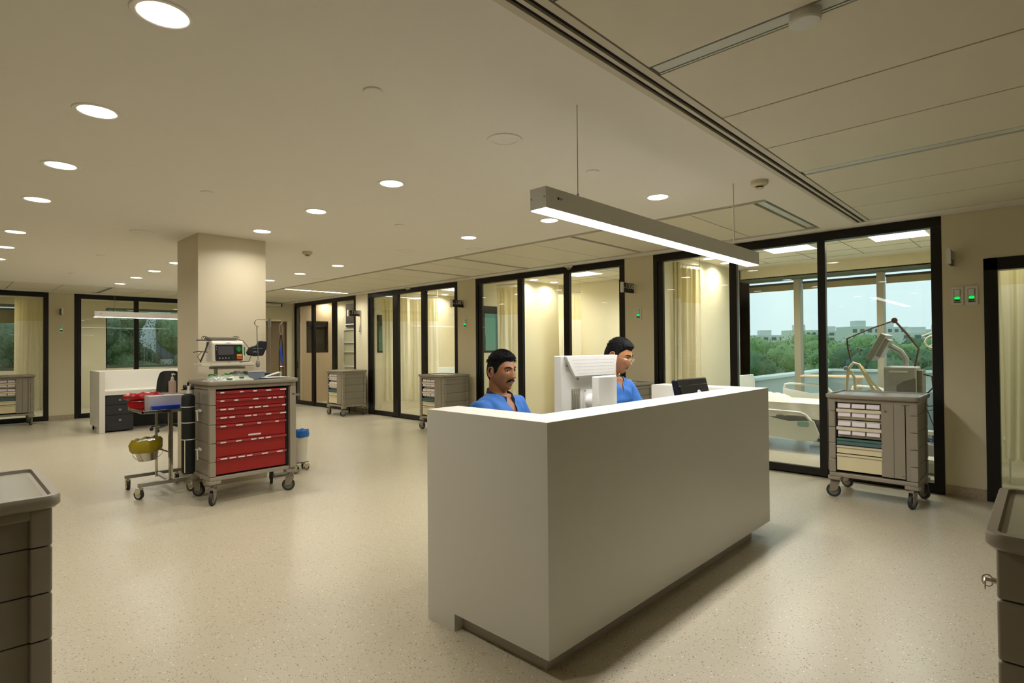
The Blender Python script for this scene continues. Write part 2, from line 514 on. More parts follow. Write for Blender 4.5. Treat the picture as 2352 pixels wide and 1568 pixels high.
def bay(idx, loc, rz, W, mulls, top=2.685):
    """black framed sliding glass front; local x along the wall, +y into the patient room"""
    r = sroot('door_%d' % idx); r.location = loc; r.rotation_euler = (0, 0, rz)
    f = MB()
    a0 = mulls[0]                      # inner edge of the first jamb
    f.box(0, W, 0, .11, top - .095, top)
    f.box(0, .06, 0, .11, 0, top - .095); f.box(W - .085, W, 0, .11, 0, top - .095)
    f.box(0, W, .06, .11, 0, .045)
    f.build('door_frame', M_black, r, bev=.003)
    s = MB(); s.box(.062, a0, .012, .06, .02, top - .096)
    edges = [a0]
    for m0, m1 in mulls[1:]:
        s.box(m0, m1, -.006, .055, .02, top - .096); edges += [m0, m1]
    edges.append(W - .085)
    s.box(.062, W - .086, .004, .055, .018, .10)
    s.build('sash', M_black, r, bev=.003)
    for i in range(0, len(edges), 2):
        MB().box(edges[i] - .004, edges[i + 1] + .004, .024, .034, .095, top - .09).build('glass_pane', M_glass, r)
    MB().box(.085, .112, .001, .0115, .93, 1.13).build('pull_recess', M_dark, r, bev=.004)
    return r
bay(1, (-14.65, YW, 0), 0, 3.15, [.09, (.99, 1.13), (2.05, 2.22)])
bay(2, (-10.984, YW, 0), 0, 3.08, [.179, (.989, 1.18), (1.975, 2.117)])
bay(3, (-7.401, YW, 0), 0, 3.112, [.149, (1.041, 1.15), (2.02, 2.13)])
bay(4, (-3.838, YW, 0), 0, 3.107, [.136, (1.037, 1.128), (2.017, 2.095)])
bay(7, (XL, 2.10, 0), PI / 2, 3.1, [.12, (1.088, 1.18), (2.05, 2.16)])
bay(8, (XL, -1.45, 0), PI / 2, 3.123, [.12, (1.05, 1.15), (2.02, 2.12)])
# lower, darker door at the far right
d5 = sroot('door_5'); d5.location = (-.424, YW, 0)
MB().box(0, .1, -.01, .12, 0, 2.238).box(0, 1.62, -.01, .12, 2.125, 2.238).box(1.52, 1.62, -.01, .12, 0, 2.238).box(.1, 1.52, .03, .09, 0, .1).box(.75, .85, .02, .09, 0, 2.13).build('door_frame', M_black, d5, bev=.003)
MB().box(.098, .76, .05, .06, .09, 2.13).build('glass_pane', M_glass, d5)
MB().box(.84, 1.525, .05, .06, .09, 2.13).build('glass_pane', M_glass, d5)

# square pillar
struct('wall_pillar', MB().box(-7.149, -6.434, 1.928, 2.63, 0, CZ + .01), M_strip)
struct('baseboard_pillar', MB().box(-7.155, -6.428, 1.922, 2.636, 0, .1), M_skirt)

# ---------------------------------------------------------------- patient rooms behind the glass
M_wood2 = mat('taupe_wood_wall', '#bba27f', 0.5, vary=0.10, scale=2.5, bump=0.04)
RC = 2.785
rc = MB(); rc.box(-15.2, 1.9, YW + .12, 10.4, RC, RC + .06); rc.box(-18.9, XL - .12, -1.6, 5.7, RC, RC + .06)
rceil = struct('ceiling_rooms', rc, M_panel)
cl = MB()
for k in range(5):
    xb = -.95 - 3.57 * k
    for yy in (7.5, 8.2, 8.86, 9.4): cl.box(xb - 2.6, xb + .1, yy, yy + .008, RC - .002, RC + .004)
    for xx in (-.3, -.97, -1.64, -2.3): cl.box(xb + xx, xb + xx + .008, 6.9, 9.42, RC - .002, RC + .004)
struct('ceiling_joint', cl, mat('joint_shadow', '#6c6452', 0.9), rceil)

def partition(name, x, y1, m=M_wall, th=.12, win=True):
    p = MB()
    y0 = YW + .12
    if win:
        a, b, z0, z1 = 7.05, 7.68, 1.36, 2.23
        p.box(x - th, x, y0, a, 0, RC); p.box(x - th, x, b, y1, 0, RC)
        p.box(x - th, x, a, b, 0, z0); p.box(x - th, x, a, b, z1, RC)
    else:
        p.box(x - th, x, y0, y1, 0, RC)
    o = struct(name, p, m)
    if win:
        fr = MB()
        for (ya, yb, za, zb) in ((a, a + .04, z0, z1), (b - .04, b, z0, z1), (a, b, z0, z0 + .04), (a, b, z1 - .13, z1)):
            fr.box(x - th - .005, x + .008, ya, yb, za, zb)
        fr.build('window_frame', M_black, o)
        MB().box(x - .07, x - .06, a, b, z0, z1).build('window_pane', M_tglass, o)
    return o
partition('wall_partition_1308', -14.56, 7.95, M_wood2)
partition('wall_partition_1307', -11.08, 9.9)
partition('wall_partition_1306', -7.53, 9.4)
partition('wall_partition_1305', -3.93, 9.9, win=False)
partition('wall_partition_1304', -.50, 9.9, win=False)
struct('wall_added_dark_shell', MB().box(-16, -15.9, YW, 8.1, 0, RC).box(-16, -14.6, YW - .0, YW + .1, 0, RC).box(-16, -14.6, 8.0, 8.1, 0, RC).box(-16, -14.6, YW, 8.1, RC, RC + .05), mat('dark_shell_paint', '#6a5f4c', .7))  # added closed shell keeping sky out, so the partition window looks dark
struct('wall_head_1308', MB().box(-14.7, -11.2, 7.95, 8.05, 0, RC), M_wall)
struct('wall_far_1306', MB().box(-7.65, -6.0, 9.4, 9.5, 0, RC).box(-6.1, -6.0, 9.4, 10.3, 0, RC), M_wall)
struct('wall_far_1307', MB().box(-11.2, -9.6, 9.4, 9.5, 0, RC), M_wall)
struct('wall_end_right', MB().box(-.5, 1.9, 9.0, 9.1, 0, RC), M_wall)
struct('wall_header', MB().box(-11.2, -.5, 9.9, 10.0, 2.6, RC).box(-11.2, -9.3, 9.9, 10.0, 0, RC).box(-4.05, -3.91, 9.9, 10.3, 0, RC), M_wall)

def window(name, loc, rz, W, mulls, z0=.12, blind=.10):
    """tinted outer window; local x along, y outward; glass .4 behind the wall face"""
    r = sroot(name); r.location = loc; r.rotation_euler = (0, 0, rz)
    j = MB(); j.box(-.02, 0, 0, .42, z0, 2.6); j.box(W, W + .02, 0, .42, z0, 2.6); j.box(0, W, 0, .42, 2.575, 2.62)
    j.box(0, W, .36, .42, z0, z0 + .06)
    j.build('reveal', mat('grey_green_reveal', '#5d6455', 0.5), r)
    e = [0] + [q for m0, m1 in mulls for q in (m0, m1)] + [W]
    mu = MB()
    for m0, m1 in mulls: mu.box(m0, m1, .25, .42, z0, 2.575)
    if mulls: mu.build('mullion', mat('beige_mullion', '#a9a48f', 0.5), r, bev=.003)
    for i in range(0, len(e), 2):
        MB().box(e[i], e[i + 1], .395, .405, z0, 2.575).build('window_pane', M_wglass, r)
        if blind:
            MB().box(e[i] + .015, e[i + 1] - .015, .33, .38, 2.50, 2.535).build('blind_cassette', mat('blind_cassette', '#2b2c27', 0.5), r)
            MB().box(e[i] + .02, e[i + 1] - .02, .352, .356, 2.5 - blind, 2.50).build('roller_blind', mat('blind_cloth', '#a39a72', 0.8), r)
    return r
window('window_1', (-3.91, 9.9, 0), 0, 3.35, [(.80, .90), (2.0, 2.09)])
window('window_2', (-6.0, 9.9, 0), 0, 1.95, [(.9, .98)])
window('window_3', (-9.3, 9.9, 0), 0, 1.6, [(.8, .88)])
window('window_4', (-18.3, 3.24, 0), PI / 2, 2.1, [], z0=.98, blind=.02)
window('window_5', (-18.3, -1.2, 0), PI / 2, 2.63, [(1.2, 1.28)], z0=.98, blind=.33)
lw = MB()
lw.box(-18.4, -18.3, 1.43, 3.24, 0, RC); lw.box(-18.4, -18.3, 5.34, 5.7, 0, RC); lw.box(-18.4, -18.3, -1.6, -1.2, 0, RC)
for a, b in ((-1.2, 1.43), (3.24, 5.34)):
    lw.box(-18.4, -18.3, a, b, 2.62, RC); lw.box(-18.4, -18.3, a, b, 0, .98)
struct('wall_left_outer', lw, M_wall)
struct('wall_left_partition', MB().box(-18.4, XL - .12, 1.82, 1.97, 0, RC).box(-18.4, XL - .12, 5.56, 5.7, 0, RC).box(-18.4, XL - .12, -1.6, -1.45, 0, RC), M_wall)

# ---------------------------------------------------------------- outdoors
og = struct('ground', MB().add([(-400, -300, -5.5), (400, -300, -5.5), (400, 600, -5.5), (-400, 600, -5.5)], [(0, 1, 2, 3)]), M_grass)
t = thing('terrace_wall', 'low pale concrete terrace wall with coping beyond the big windows', 'wall', (0, 0, 0))
MB().box(-4.35, -4.2, 10.6, 16.5, .1, .76).box(-4.35, 2.5, 16.5, 16.65, .1, .76).build('parapet', M_conc, t)
MB().box(-4.42, -4.12, 10.55, 16.6, .76, .82).box(-4.42, 2.5, 16.43, 16.72, .76, .82).build('coping', mat('pale_coping', '#d3d8d0', 0.6), t, bev=.01)
struct('terrace_floor', MB().box(-9, 4, 10.35, 17, -.1, .05), M_conc)

def tree(loc, h, r, seed, leaf, label, cat='tree', n=3200, flat=.75, group=None, bush=False, ls=1.0):
    rnd = random.Random(seed)
    t = thing('tree' if not bush else 'shrub', label, cat, loc, group=group)
    m = MB()
    lobes = []
    for k in range(14):
        a = rnd.uniform(0, 2 * PI); q = rnd.uniform(0, .62) * r
        lobes.append((Vector((q * math.cos(a), q * math.sin(a), h - r * flat + rnd.uniform(-.45, .45) * r * flat)), rnd.uniform(.32, .55) * r))
    for k in range(n):
        c, lr = rnd.choice(lobes)
        d = Vector((rnd.gauss(0, 1), rnd.gauss(0, 1), rnd.gauss(0, .8))).normalized()
        p = c + d * lr * rnd.uniform(.75, 1.05)
        s = r * rnd.uniform(.016, .042) * ls
        e1 = Vector((rnd.gauss(0, 1), rnd.gauss(0, 1), rnd.gauss(0, 1))).normalized()
        e2 = d.cross(e1).normalized() if d.cross(e1).length > .01 else Vector((1, 0, 0))
        m.add([p - e1 * s, p - e2 * s * .6, p + e1 * s, p + e2 * s * .6 + d * s * .3], [(0, 1, 2, 3)])
    for c, lr in lobes:
        b = bmesh.new(); bmesh.ops.create_icosphere(b, subdivisions=3, radius=lr * .78)
        m.add([c + v.co * (1 + .22 * noise.noise(v.co * 2 / lr + c) + .16 * noise.noise(v.co * 7 / lr + c)) for v in b.verts], [tuple(v.index for v in f.verts) for f in b.faces]); b.free()
    m.build('foliage', leaf, t, ang=60)
    tr = MB(); tr.tube([(0, 0, 0), (.03 * r, .05 * r, h * .3), (-.05 * r, 0, h - r * flat)], [r * .05, r * .04, r * .02])
    for k in range(4):
        c = lobes[k][0]; tr.tube([(.02 * r, .03 * r, h * .28), c * .6 + Vector((0, 0, h * .15)), c], [r * .028, r * .02, r * .008], n=6)
    tr.build('trunk', M_bark, t)
    return t
def polar(px, d, z):
    q = Vector((0, 0, 0)) + (fw + rt * ((px - 1176) / 1279.1)) * d
    return (round(q.x, 2), round(q.y, 2), z)
NUM = ['first', 'second', 'third', 'fourth', 'fifth', 'sixth', 'seventh', 'eighth', 'ninth', 'tenth', 'eleventh', 'twelfth', 'thirteenth', 'fourteenth', 'fifteenth', 'sixteenth']
TR = [(1688, 62, 6.6, 4.2, 1), (1742, 56, 6.9, 3.6, 1), (1795, 70, 7.6, 4.6, 0), (1850, 84, 8.2, 5.0, 0), (1905, 75, 7.4, 4.4, 0), (1958, 62, 7.2, 4.2, 1), (2012, 58, 7.4, 4.6, 1),
      (2066, 72, 8.0, 4.6, 0), (2122, 60, 7.2, 4.4, 1), (2175, 74, 8.0, 4.8, 0), (1770, 105, 9.2, 5.6, 0), (1880, 110, 9.6, 6, 0), (1985, 104, 9.4, 6, 0), (2095, 108, 9.2, 6, 1), (1330, 60, 8, 5, 0), (1500, 70, 8, 5, 1)]
TL = ['pale round tree', 'dark bushy tree']
for i, (px, d, h, r, k) in enumerate(TR):
    tree(polar(px, d, -5.5), h, r, 40 + i, (M_leaf, M_leafd)[k], '%s outside the right windows, %s from the left' % (TL[k], NUM[i] + (' of the front row' if i < 10 else '')), group='trees outside the right windows')
for i in range(15):
    y = -4.5 + i * 1.35
    tree((-25.5 - .8 * (i % 3), y, -5.5), 10.2 + .6 * math.sin(i * 2.1), 2.0, 90 + i, (M_leafn2, M_leafn)[i % 2 if i % 5 else 0], 'tall leafy tree outside the left windows, %s from the left' % NUM[i], n=9500, flat=2.2, ls=.6, group='trees outside the left windows')
for i, (px, d, wd, hh, dp) in enumerate([(1760, 330, 22, 13, 10), (1838, 300, 16, 15, 9), (1905, 360, 30, 16, 12), (1975, 280, 18, 16, 10), (2042, 320, 16, 17, 10), (2110, 290, 24, 13, 10), (2160, 340, 20, 16, 10)]):
    x, y, z = polar(px, d, -5.5)
    b = thing('building', 'distant pale flat-roofed building above the trees, %s from the left' % NUM[i], 'building', (x, y, z), R(43.9 + 12 * math.sin(i)), group='distant buildings')
    MB().box(-wd / 2, wd / 2, -dp / 2, dp / 2, 0, hh).box(-wd * .2, wd * .1, -2, 2, hh, hh + 3).build('facade', M_bld, b)
    for a in range(4):
        for c in range(2):
            xx = -wd / 2 + wd * (.12 + .21 * a)
            MB().box(xx, xx + wd * .12, -dp / 2 - .05, -dp / 2 + .1, hh - 6.2 + c * 3.2, hh - 4.4 + c * 3.2).build('window', M_bldwin, b)
b = thing('building', 'white house wall close behind the left window trees', 'building', (-34, 3, -5.5), PI / 2)
MB().box(-9, 9, -4, 4, 0, 9.6).build('facade', M_bld, b)
for xx in (1.2, -5, 4.2): MB().box(xx, xx + 1, -4.05, -3.9, 6.6, 8.6).build('window', M_bldwin, b)
# ================================================================== LAMPS AND CEILING THINGS
ORD = ['first', 'second', 'third', 'fourth', 'fifth', 'sixth', 'seventh', 'eighth', 'ninth', 'tenth', 'eleventh', 'twelfth']
def make_downlight(r=.078):
    t = thing('downlight', 'x', 'ceiling light', group='recessed round ceiling lights')
    MB().lathe([(r * 1.0, .012), (r * 1.02, .001), (r * 1.12, -.004), (r * 1.34, -.004), (r * 1.38, -.001), (r * 1.38, .004)], n=36).build('trim_ring', M_ceil, t)
    MB().lathe([(0.0001, -.003), (r * 1.02, -.0025), (r * 1.02, .004)], n=36).build('diffuser', M_lamp, t)
    area('lamp', (0, 0, -.0055), 2 * r * .97, LAMP_W, LAMP_C, t)
    return t
dl = None
rows = [(.585, [-1.14 + 1.19 * 0 - 1.195 * k for k in (-3, -2, -1, 0, 1, 2, 3, 4)], 'row nearest the camera on the left'),
        (2.385, [-3.539, -4.729, -5.919, -8.906, -10.027, -11.137, -12.337], 'middle row across the pillar'),
        (4.17, [-2.32, -3.497, -4.676, -7.6, -8.829, -10.027], 'row along the slotted panel band')]
rows[0] = (.585, [-2.338, -3.533, -4.73, -5.927, -7.683, -8.884, -10.075, -11.381], 'left row leading away from the camera')
DL = [(.585, -1.14, 0), (.585, .05, 0), (-1.21, -2.33, 0), (-1.21, -4.73, 0), (-1.21, -7.1, 0), (-1.21, -9.5, 0), (-3.0, -2.33, 0), (-3.0, -5.9, 0), (-3.0, -9.5, 0), (-1.21, .05, 0)]
for y, xs_, nm in rows:
    for k, x in enumerate(xs_):
        lab = 'round recessed ceiling light, %s in the %s' % (ORD[k], nm)
        if dl is None:
            dl = make_downlight(); dl.location = (x, y, CZ); dl['label'] = lab
        else: dup(dl, (x, y, CZ), label=lab)
for i, (x, y) in enumerate([(-2.32, 2.36), (-6.79, 1.504), (-5.871, 4.149), (-5.171, 4.706), (-9.295, 4.72)]):
    if i == 0:
        sp = thing('ceiling_speaker', 'round flush ceiling speaker with a grey grille above the counter', 'speaker', (x, y, CZ), group='ceiling speakers')
        MB().lathe([(.074, .01), (.076, -.003), (.105, -.006), (.108, .003)], n=36).build('trim_ring', M_ceil, sp)
        MB().lathe([(.0001, .003), (.05, .002), (.075, .004)], n=36).build('grille', mat('speaker_grille', '#8d8f85', 0.6, bump=.6, bscale=400), sp)
    else: dup(sp, (x, y, CZ), label=['', 'round ceiling speaker left of the pillar', 'unlit round ceiling fitting between the lights and the slotted band', 'round ceiling speaker beside the slotted band over the corridor', 'far round ceiling speaker right of the pillar'][i])
for i, (x, y, l) in enumerate([(-2.324, 1.464, 'in front of the big speaker'), (-2.305, 3.23, 'right of the hanging lamp wire'), (-4.738, 1.486, 'above and left of the pillar'), (-4.683, 3.244, 'between the two far light rows'), (-8.82, 1.50, 'left of the pillar, nearer one'), (-11.2, 1.53, 'left of the pillar, farther one')]):
    if i == 0:
        cp = thing('ceiling_plate', 'flat round blank ceiling plate ' + l, 'ceiling plate', (x, y, CZ), group='blank ceiling plates')
        MB().lathe([(.0001, -.007), (.043, -.007), (.046, -.004), (.046, -.001)], n=30).build('cover', M_ceil, cp)
    else: dup(cp, (x, y, CZ), label='flat round blank ceiling plate ' + l)
M_smoke = mat('detector_plastic', '#d8cdb2', 0.45)
for i, (x, y, l) in enumerate([(-1.553, 4.317, 'near the far end of the hanging lamp'), (-6.768, 3.292, 'right of the pillar top'), (-9.296, 6.63, 'on the ceiling edge before the middle glass front'), (-5.214, 6.664, 'right above the second dark post behind the monitor')]):
    if i == 0:
        sm = thing('smoke_detector', 'cream smoke detector ' + l, 'smoke detector', (x, y, CZ), group='smoke detectors')
        MB().lathe([(.062, .001), (.062, -.022), (.055, -.032), (.036, -.038), (.036, -.042)], n=30).build('base', M_smoke, sm)
        MB().lathe([(.026, -.040), (.026, -.052)], n=20).build('sensor_slots', M_dark, sm)
        MB().lathe([(.031, -.052), (.024, -.06), (.0001, -.061)], n=24).build('cap', M_smoke, sm)
    else: dup(sm, (x, y, CZ), label='cream smoke detector ' + l)
t = thing('ceiling_beacon', 'round white disc fitting set in the grey ceiling strip at the top right', 'ceiling fitting', (-.64, 2.262, CZ))
MB().lathe([(.055, .01), (.055, -.028), (.05, -.034), (.0001, -.036)], n=36).build('disc', M_plw, t)
MB().lathe([(.05, .028), (.05, .008)], n=30).build('collar', M_dark, t)
t = thing('ceiling_line_light', 'thin lit line light in the panel band past the pillar', 'ceiling light', (-11.27, 5.71, CZ))
MB().box(-.045, .045, -.72, .72, .002, .03).build('housing', M_diff, t)
MB().box(-.035, .035, -.7, .7, -.001, .002).build('diffuser', M_lamp, t)
area('lamp', (0, 0, -.004), .07, 22, LAMP_C, t, 'RECTANGLE', 1.4)
t = thing('wall_light_box', 'slim white light fitting with black ends over the wood door', 'light', (-14.62, 6.1, 2.62))
MB().box(-.06, .06, -.26, .26, -.035, .035).build('housing', M_plw2, t, bev=.006)
MB().box(-.065, .065, -.285, -.26, -.04, .04).box(-.065, .065, .26, .285, -.04, .04).build('end_cap', M_dark, t)

def pendant(loc, L, lab, wires, sign=1):
    """aluminium linear pendant, long axis y, near end at y=0, bottom at z=0"""
    t = thing('pendant_lamp', lab, 'hanging light', loc)
    MB().box(-.05, .05, 0, L, .004, .104).build('housing', M_alu, t, bev=.0015)
    MB().box(-.046, .046, .004, L - .004, -.0005, .0045).build('diffuser', M_line, t)
    sc = MB()
    for x in (-.041, .041):
        for yy in (-.0015, L + .0015): sc.cyl((x, yy - .002, .055), (x, yy + .002, .055), .0038, n=10)
    sc.build('end_screw', M_steel, t)
    a = sign
    mk = MB().lathe([(.005, 0), (.007, 0), (.007, .0006), (.005, .0006)], n=16, M=T(.0502 * a, .09, .06) @ Matrix.Rotation(PI / 2 * a, 4, 'Y'))
    mk.text('Orion', .011, T(.0502 * a, .112 if a > 0 else .112, .06) @ RZ(PI / 2 * a) @ Matrix.Rotation(PI / 2, 4, 'X'), .0003) if False else None
    mk.box(.0502 * a, .0508 * a, .1, .122, .0605, .0635).box(.0502 * a, .0508 * a, .1, .118, .056, .0575)
    mk.build('maker_mark', M_dark, t)
    for wy in wires:
        MB().cyl((0, wy, .13), (0, wy, CZ - loc[2] - .001), .0022 if wy < 1 else .005, n=8).build('suspension_wire', M_steel if wy < 1 else M_plw2, t)
        MB().cyl((0, wy, .104), (0, wy, .135), .006, n=10).box(-.012, .012, wy, wy + .07, .104, .113).build('bracket', M_steel, t)
    return t
p1 = pendant((-1.72, 1.97, 2.097), 2.645, 'long silver linear lamp hanging over the white counter', [.31, 2.27])
area('lamp', (0, 1.32, -.003), .09, 42, (1, .98, .96), p1, 'RECTANGLE', 2.6, spread=160)
p2 = pendant((-12.3, 1.99, 2.06), 2.65, 'long pale linear lamp hanging over the far left counter', [.31, 2.27])
area('lamp', (0, 1.32, -.003), .09, 5, (1, .95, .84), p2, 'RECTANGLE', 2.6, spread=160)

# room lights (2 led panels and 2 downlights in each room)
pl = None
RN = ['1305', '1306', '1307', '1308']
for k in range(4):
    for j, (dx) in enumerate((-2.56, -1.305)):
        x = dx - 3.55 * k if k < 3 else -13.0
        lab = '%s square lit ceiling panel inside the %s glazed room from the right' % (('left', 'right')[j], ORD[k])
        if k == 3 and j == 0: continue
        yc = 8.16 if k < 3 else 7.45
        if pl is None:
            pl = thing('led_panel', lab, 'ceiling light', (x, yc, RC), group='square ceiling panels in the rooms')
            MB().box(-.29, .29, -.29, .29, -.004, .03).build('frame', M_plw, pl)
            MB().box(-.28, .28, -.28, .28, -.006, -.0035).build('diffuser', M_panelamp, pl)
            area('lamp', (0, 0, -.01), .56, 24, (1, .97, .91), pl, 'SQUARE')
        else: dup(pl, (x, yc, RC), label=lab)
    for j, yy in enumerate((8.22, 8.85)):
        if k == 3 and j: continue
        dup(dl, (-3.77 - 3.53 * k if k else -3.72, yy if k < 3 else 7.6, RC), label='%s small round light on the ceiling of the %s glazed room from the right' % (('nearer', 'farther')[j], ORD[k]), group='round ceiling lights in the rooms')
dup(dl, (-12.0, 7.3, RC), label='round ceiling light in front of the grey board of room 1308', group='round ceiling lights in the rooms')
dup(dl, (-16.6, 3.0, RC), label='round ceiling light in the left glazed room, nearer the pillar', group='round ceiling lights in the rooms')
dup(pl, (-16.3, 3.6, RC), label='added unseen ceiling panel brightening the left glazed room behind the far counter')  # added panel, out of view, to brighten this room
dup(pl, (-16.3, .4, RC), label='added unseen ceiling panel brightening the room at the left edge')  # likewise an added, unseen panel that lifts the dark room
dup(dl, (-16.6, .6, RC), label='round ceiling light in the room at the left edge', group='round ceiling lights in the rooms')
dup(dl, (-.1, 7.9, RC), label='round ceiling light in the room behind the right curtain', group='round ceiling lights in the rooms')

# ================================================================== WALL FITTINGS
def blade_sign(loc, num, lab):
    t = thing('room_sign', lab, 'sign', loc, group=None)
    MB().box(-.012, .012, -.30, -.035, -.065, .065).build('face_plate', M_dark, t, bev=.001)
    MB().box(-.016, .016, -.335, -.298, -.07, .07).box(-.016, .016, -.037, -.002, -.07, .07).build('metal_end', M_alu, t, bev=.001)
    for sg in (1, -1):
        Mx = RZ(PI / 2 * sg) @ Matrix.Rotation(PI / 2, 4, 'X')
        if num:
            MB().text(num, .098, T(.0128 * sg, -.145 if sg > 0 else -.185, .018) @ Mx, .0004).build('room_number', M_plw, t)
        yy = -.268 if sg > 0 else -.068
        ic = MB()
        x0, x1 = sorted((.0125 * sg, .0135 * sg))
        ic.box(x0, x1, yy - .022, yy + .022, -.005, .006).box(x0, x1, yy - .022, yy - .017, -.012, .02).box(x0, x1, yy + .018, yy + .022, -.012, .006)
        ye = -.045 if sg > 0 else -.29
        ic.box(x0, x1, ye - .006, ye + .006, -.02, .06)
        ic.build('bed_symbol', mat('yellow_sign_mark', '#c8961a', 0.5), t)
    return t
blade_sign((-4.13, YW + .005, 2.255), '1306', 'black blade sign numbered 1306 nearest the hanging lamp, on the beige strip')
blade_sign((-7.70, YW + .005, 2.255), '1307', 'black blade sign numbered 1307 above the left seated man')
blade_sign((-11.28, YW + .005, 2.255), '1308', 'smallest numbered black blade sign, 1308, nearest the pillar')
blade_sign((-.645, YW + .005, 2.255), '1305', 'blade sign seen nearly edge-on above the two green switches')
s = blade_sign((XL - .005, 1.86, 2.285), '', 'small dark blade sign on the left wall strip'); s.rotation_euler = (0, 0, PI / 2)

def switch(loc, rz, lab):
    t = thing('dimmer_switch', lab, 'switch', loc, rz, group='green lit wall switches')
    MB().prism(rrect(-.046, .046, -.088, .088, .008), 'xz', -.012, 0).build('frame', M_plw, t, bev=.002)
    MB().box(-.030, .030, -.0135, -.011, -.066, .066).build('inset', mat('switch_inset', '#b9b7a8', 0.4), t)
    MB().box(-.021, .021, -.026, -.012, .002, .06).build('knob', M_alu, t, bev=.004)
    MB().prism([(.021 * math.cos(2 * PI * i / 20), -.018 + .011 * math.sin(2 * PI * i / 20)) for i in range(20)], 'xz', -.017, -.012).build('indicator', M_green, t)
    MB().box(-.026, .026, -.0145, -.012, -.062, -.055).box(-.02, .02, -.0145, -.012, -.048, -.035).build('caption', mat('switch_caption', '#103c22', .5), t)
    return t
sw = switch((-4.07, YW + .005, 1.905), 0, 'white wall switch with a green light, right of the man with eyeglasses')
for x, lab in ((-7.69, 'white wall switch with a green light, just left of the man with the moustache'), (-11.32, 'smallest white wall switch with a green light, nearest the pillar'),
               (-.617, 'left one of the two green-lit switches at the far right wall'), (-.511, 'right one of the two green-lit switches at the far right wall')):
    dup(sw, (x, YW + .005, 1.905), label=lab)
dup(sw, (XL - .005, 1.878, 1.937), PI / 2, label='white wall switch with a green light on the left wall strip')

# ================================================================== COUNTERS
def counter(loc, rz, lab):
    """U-shaped white nurse counter; local origin at its outer front corner, long front along +y facing +x, arms along -x"""
    t = thing('nurse_counter', lab, 'counter', loc, rz)
    L = 2.655; A = .85; th = .222; H = 1.122
    mb = MB()
    mb.prism([(-A, 0), (-A + .217, 0), (-A + .217, .09), (0, .09), (0, H), (-A, H)], 'xz', 0, th)
    mb.box(-th, 0, th, L - .22, .09, H)
    mb.prism([(-A - .04, 0), (-A + .18, 0), (-A + .18, .09), (0, .09), (0, H), (-A - .04, H)], 'xz', L - .22, L)
    mb.build('counter_body', M_white, t)
    MB().prism([(-A + .217, .056), (-.06, .056), (-.06, L - .22), (-A + .18, L - .22), (-A + .18, L - .26), (-th + .02, L - .26), (-th + .02, th - .03), (-A + .217, th - .03)], 'xy', 0, .09).build('plinth', M_plinth, t)
    MB().box(-.85, -th, th, L - .22, .72, .75).build('desk_top', M_white, t, bev=.003)
    for y in (th + .01, L - .22 - .44):
        MB().box(-.80, -th - .02, y, y + .42, .03, .715).build('pedestal', M_darkgrey, t)
        for z0, z1 in ((.52, .70), (.34, .51), (.04, .33)):
            d = MB().box(-.82, -.80, y + .005, y + .415, z0, z1).build('drawer', M_darkgrey, t, bev=.002)
            zc = (z0 + z1) / 2 if z1 - z0 < .2 else z1 - .09
            MB().box(-.838, -.82, y + .19, y + .23, zc - .014, zc + .014).build('drawer_knob', M_steel, d, bev=.002)
    return t
counter((-1.575, 1.852, 0), 0, 'large white counter with two blue-shirted men seated behind it')
# the far one opens towards the camera: long front at the far side
c2 = thing('nurse_counter', 'white counter with dark drawers in front of the left glass front', 'counter', (-12.0, 2.017, 0))
mb = MB()
mb.prism([(0, 0), (0, .085), (-.62, .085), (-.62, 2.57), (0, 2.57), (0, 2.655), (-.85, 2.655), (-.85, 0)], 'xy', .09, 1.085)
mb.box(-.25, 0, 0, .085, 0, .09); mb.box(-.25, 0, 2.57, 2.655, 0, .09)
mb.build('counter_body', M_white, c2, bev=.003)
MB().box(-.8, -.25, .03, .085, 0, .09).box(-.8, -.64, .03, 2.6, 0, .09).build('plinth', M_plinth, c2)
MB().box(-.62, -.03, .085, 2.57, .66, .735).build('desk_top', M_white, c2, bev=.003)
for y in (.10, 2.1):
    pd = MB().box(-.58, -.07, y, y + .42, .02, .655).build('pedestal', M_darkgrey, c2)
    for z0, z1 in ((.49, .65), (.31, .48), (.03, .30)):
        d = MB().box(-.07, -.05, y + .004, y + .416, z0, z1).build('drawer', M_darkgrey, c2, bev=.002)
        zc = (z0 + z1) / 2 if z1 - z0 < .2 else z1 - .09
        MB().box(-.05, -.034, y + .19, y + .23, zc - .016, zc + .016).build('drawer_knob', M_steel, d, bev=.002)
MB().box(-.60, -.58, .55, 2.1, .02, .655).build('modesty_panel', M_dark, c2)

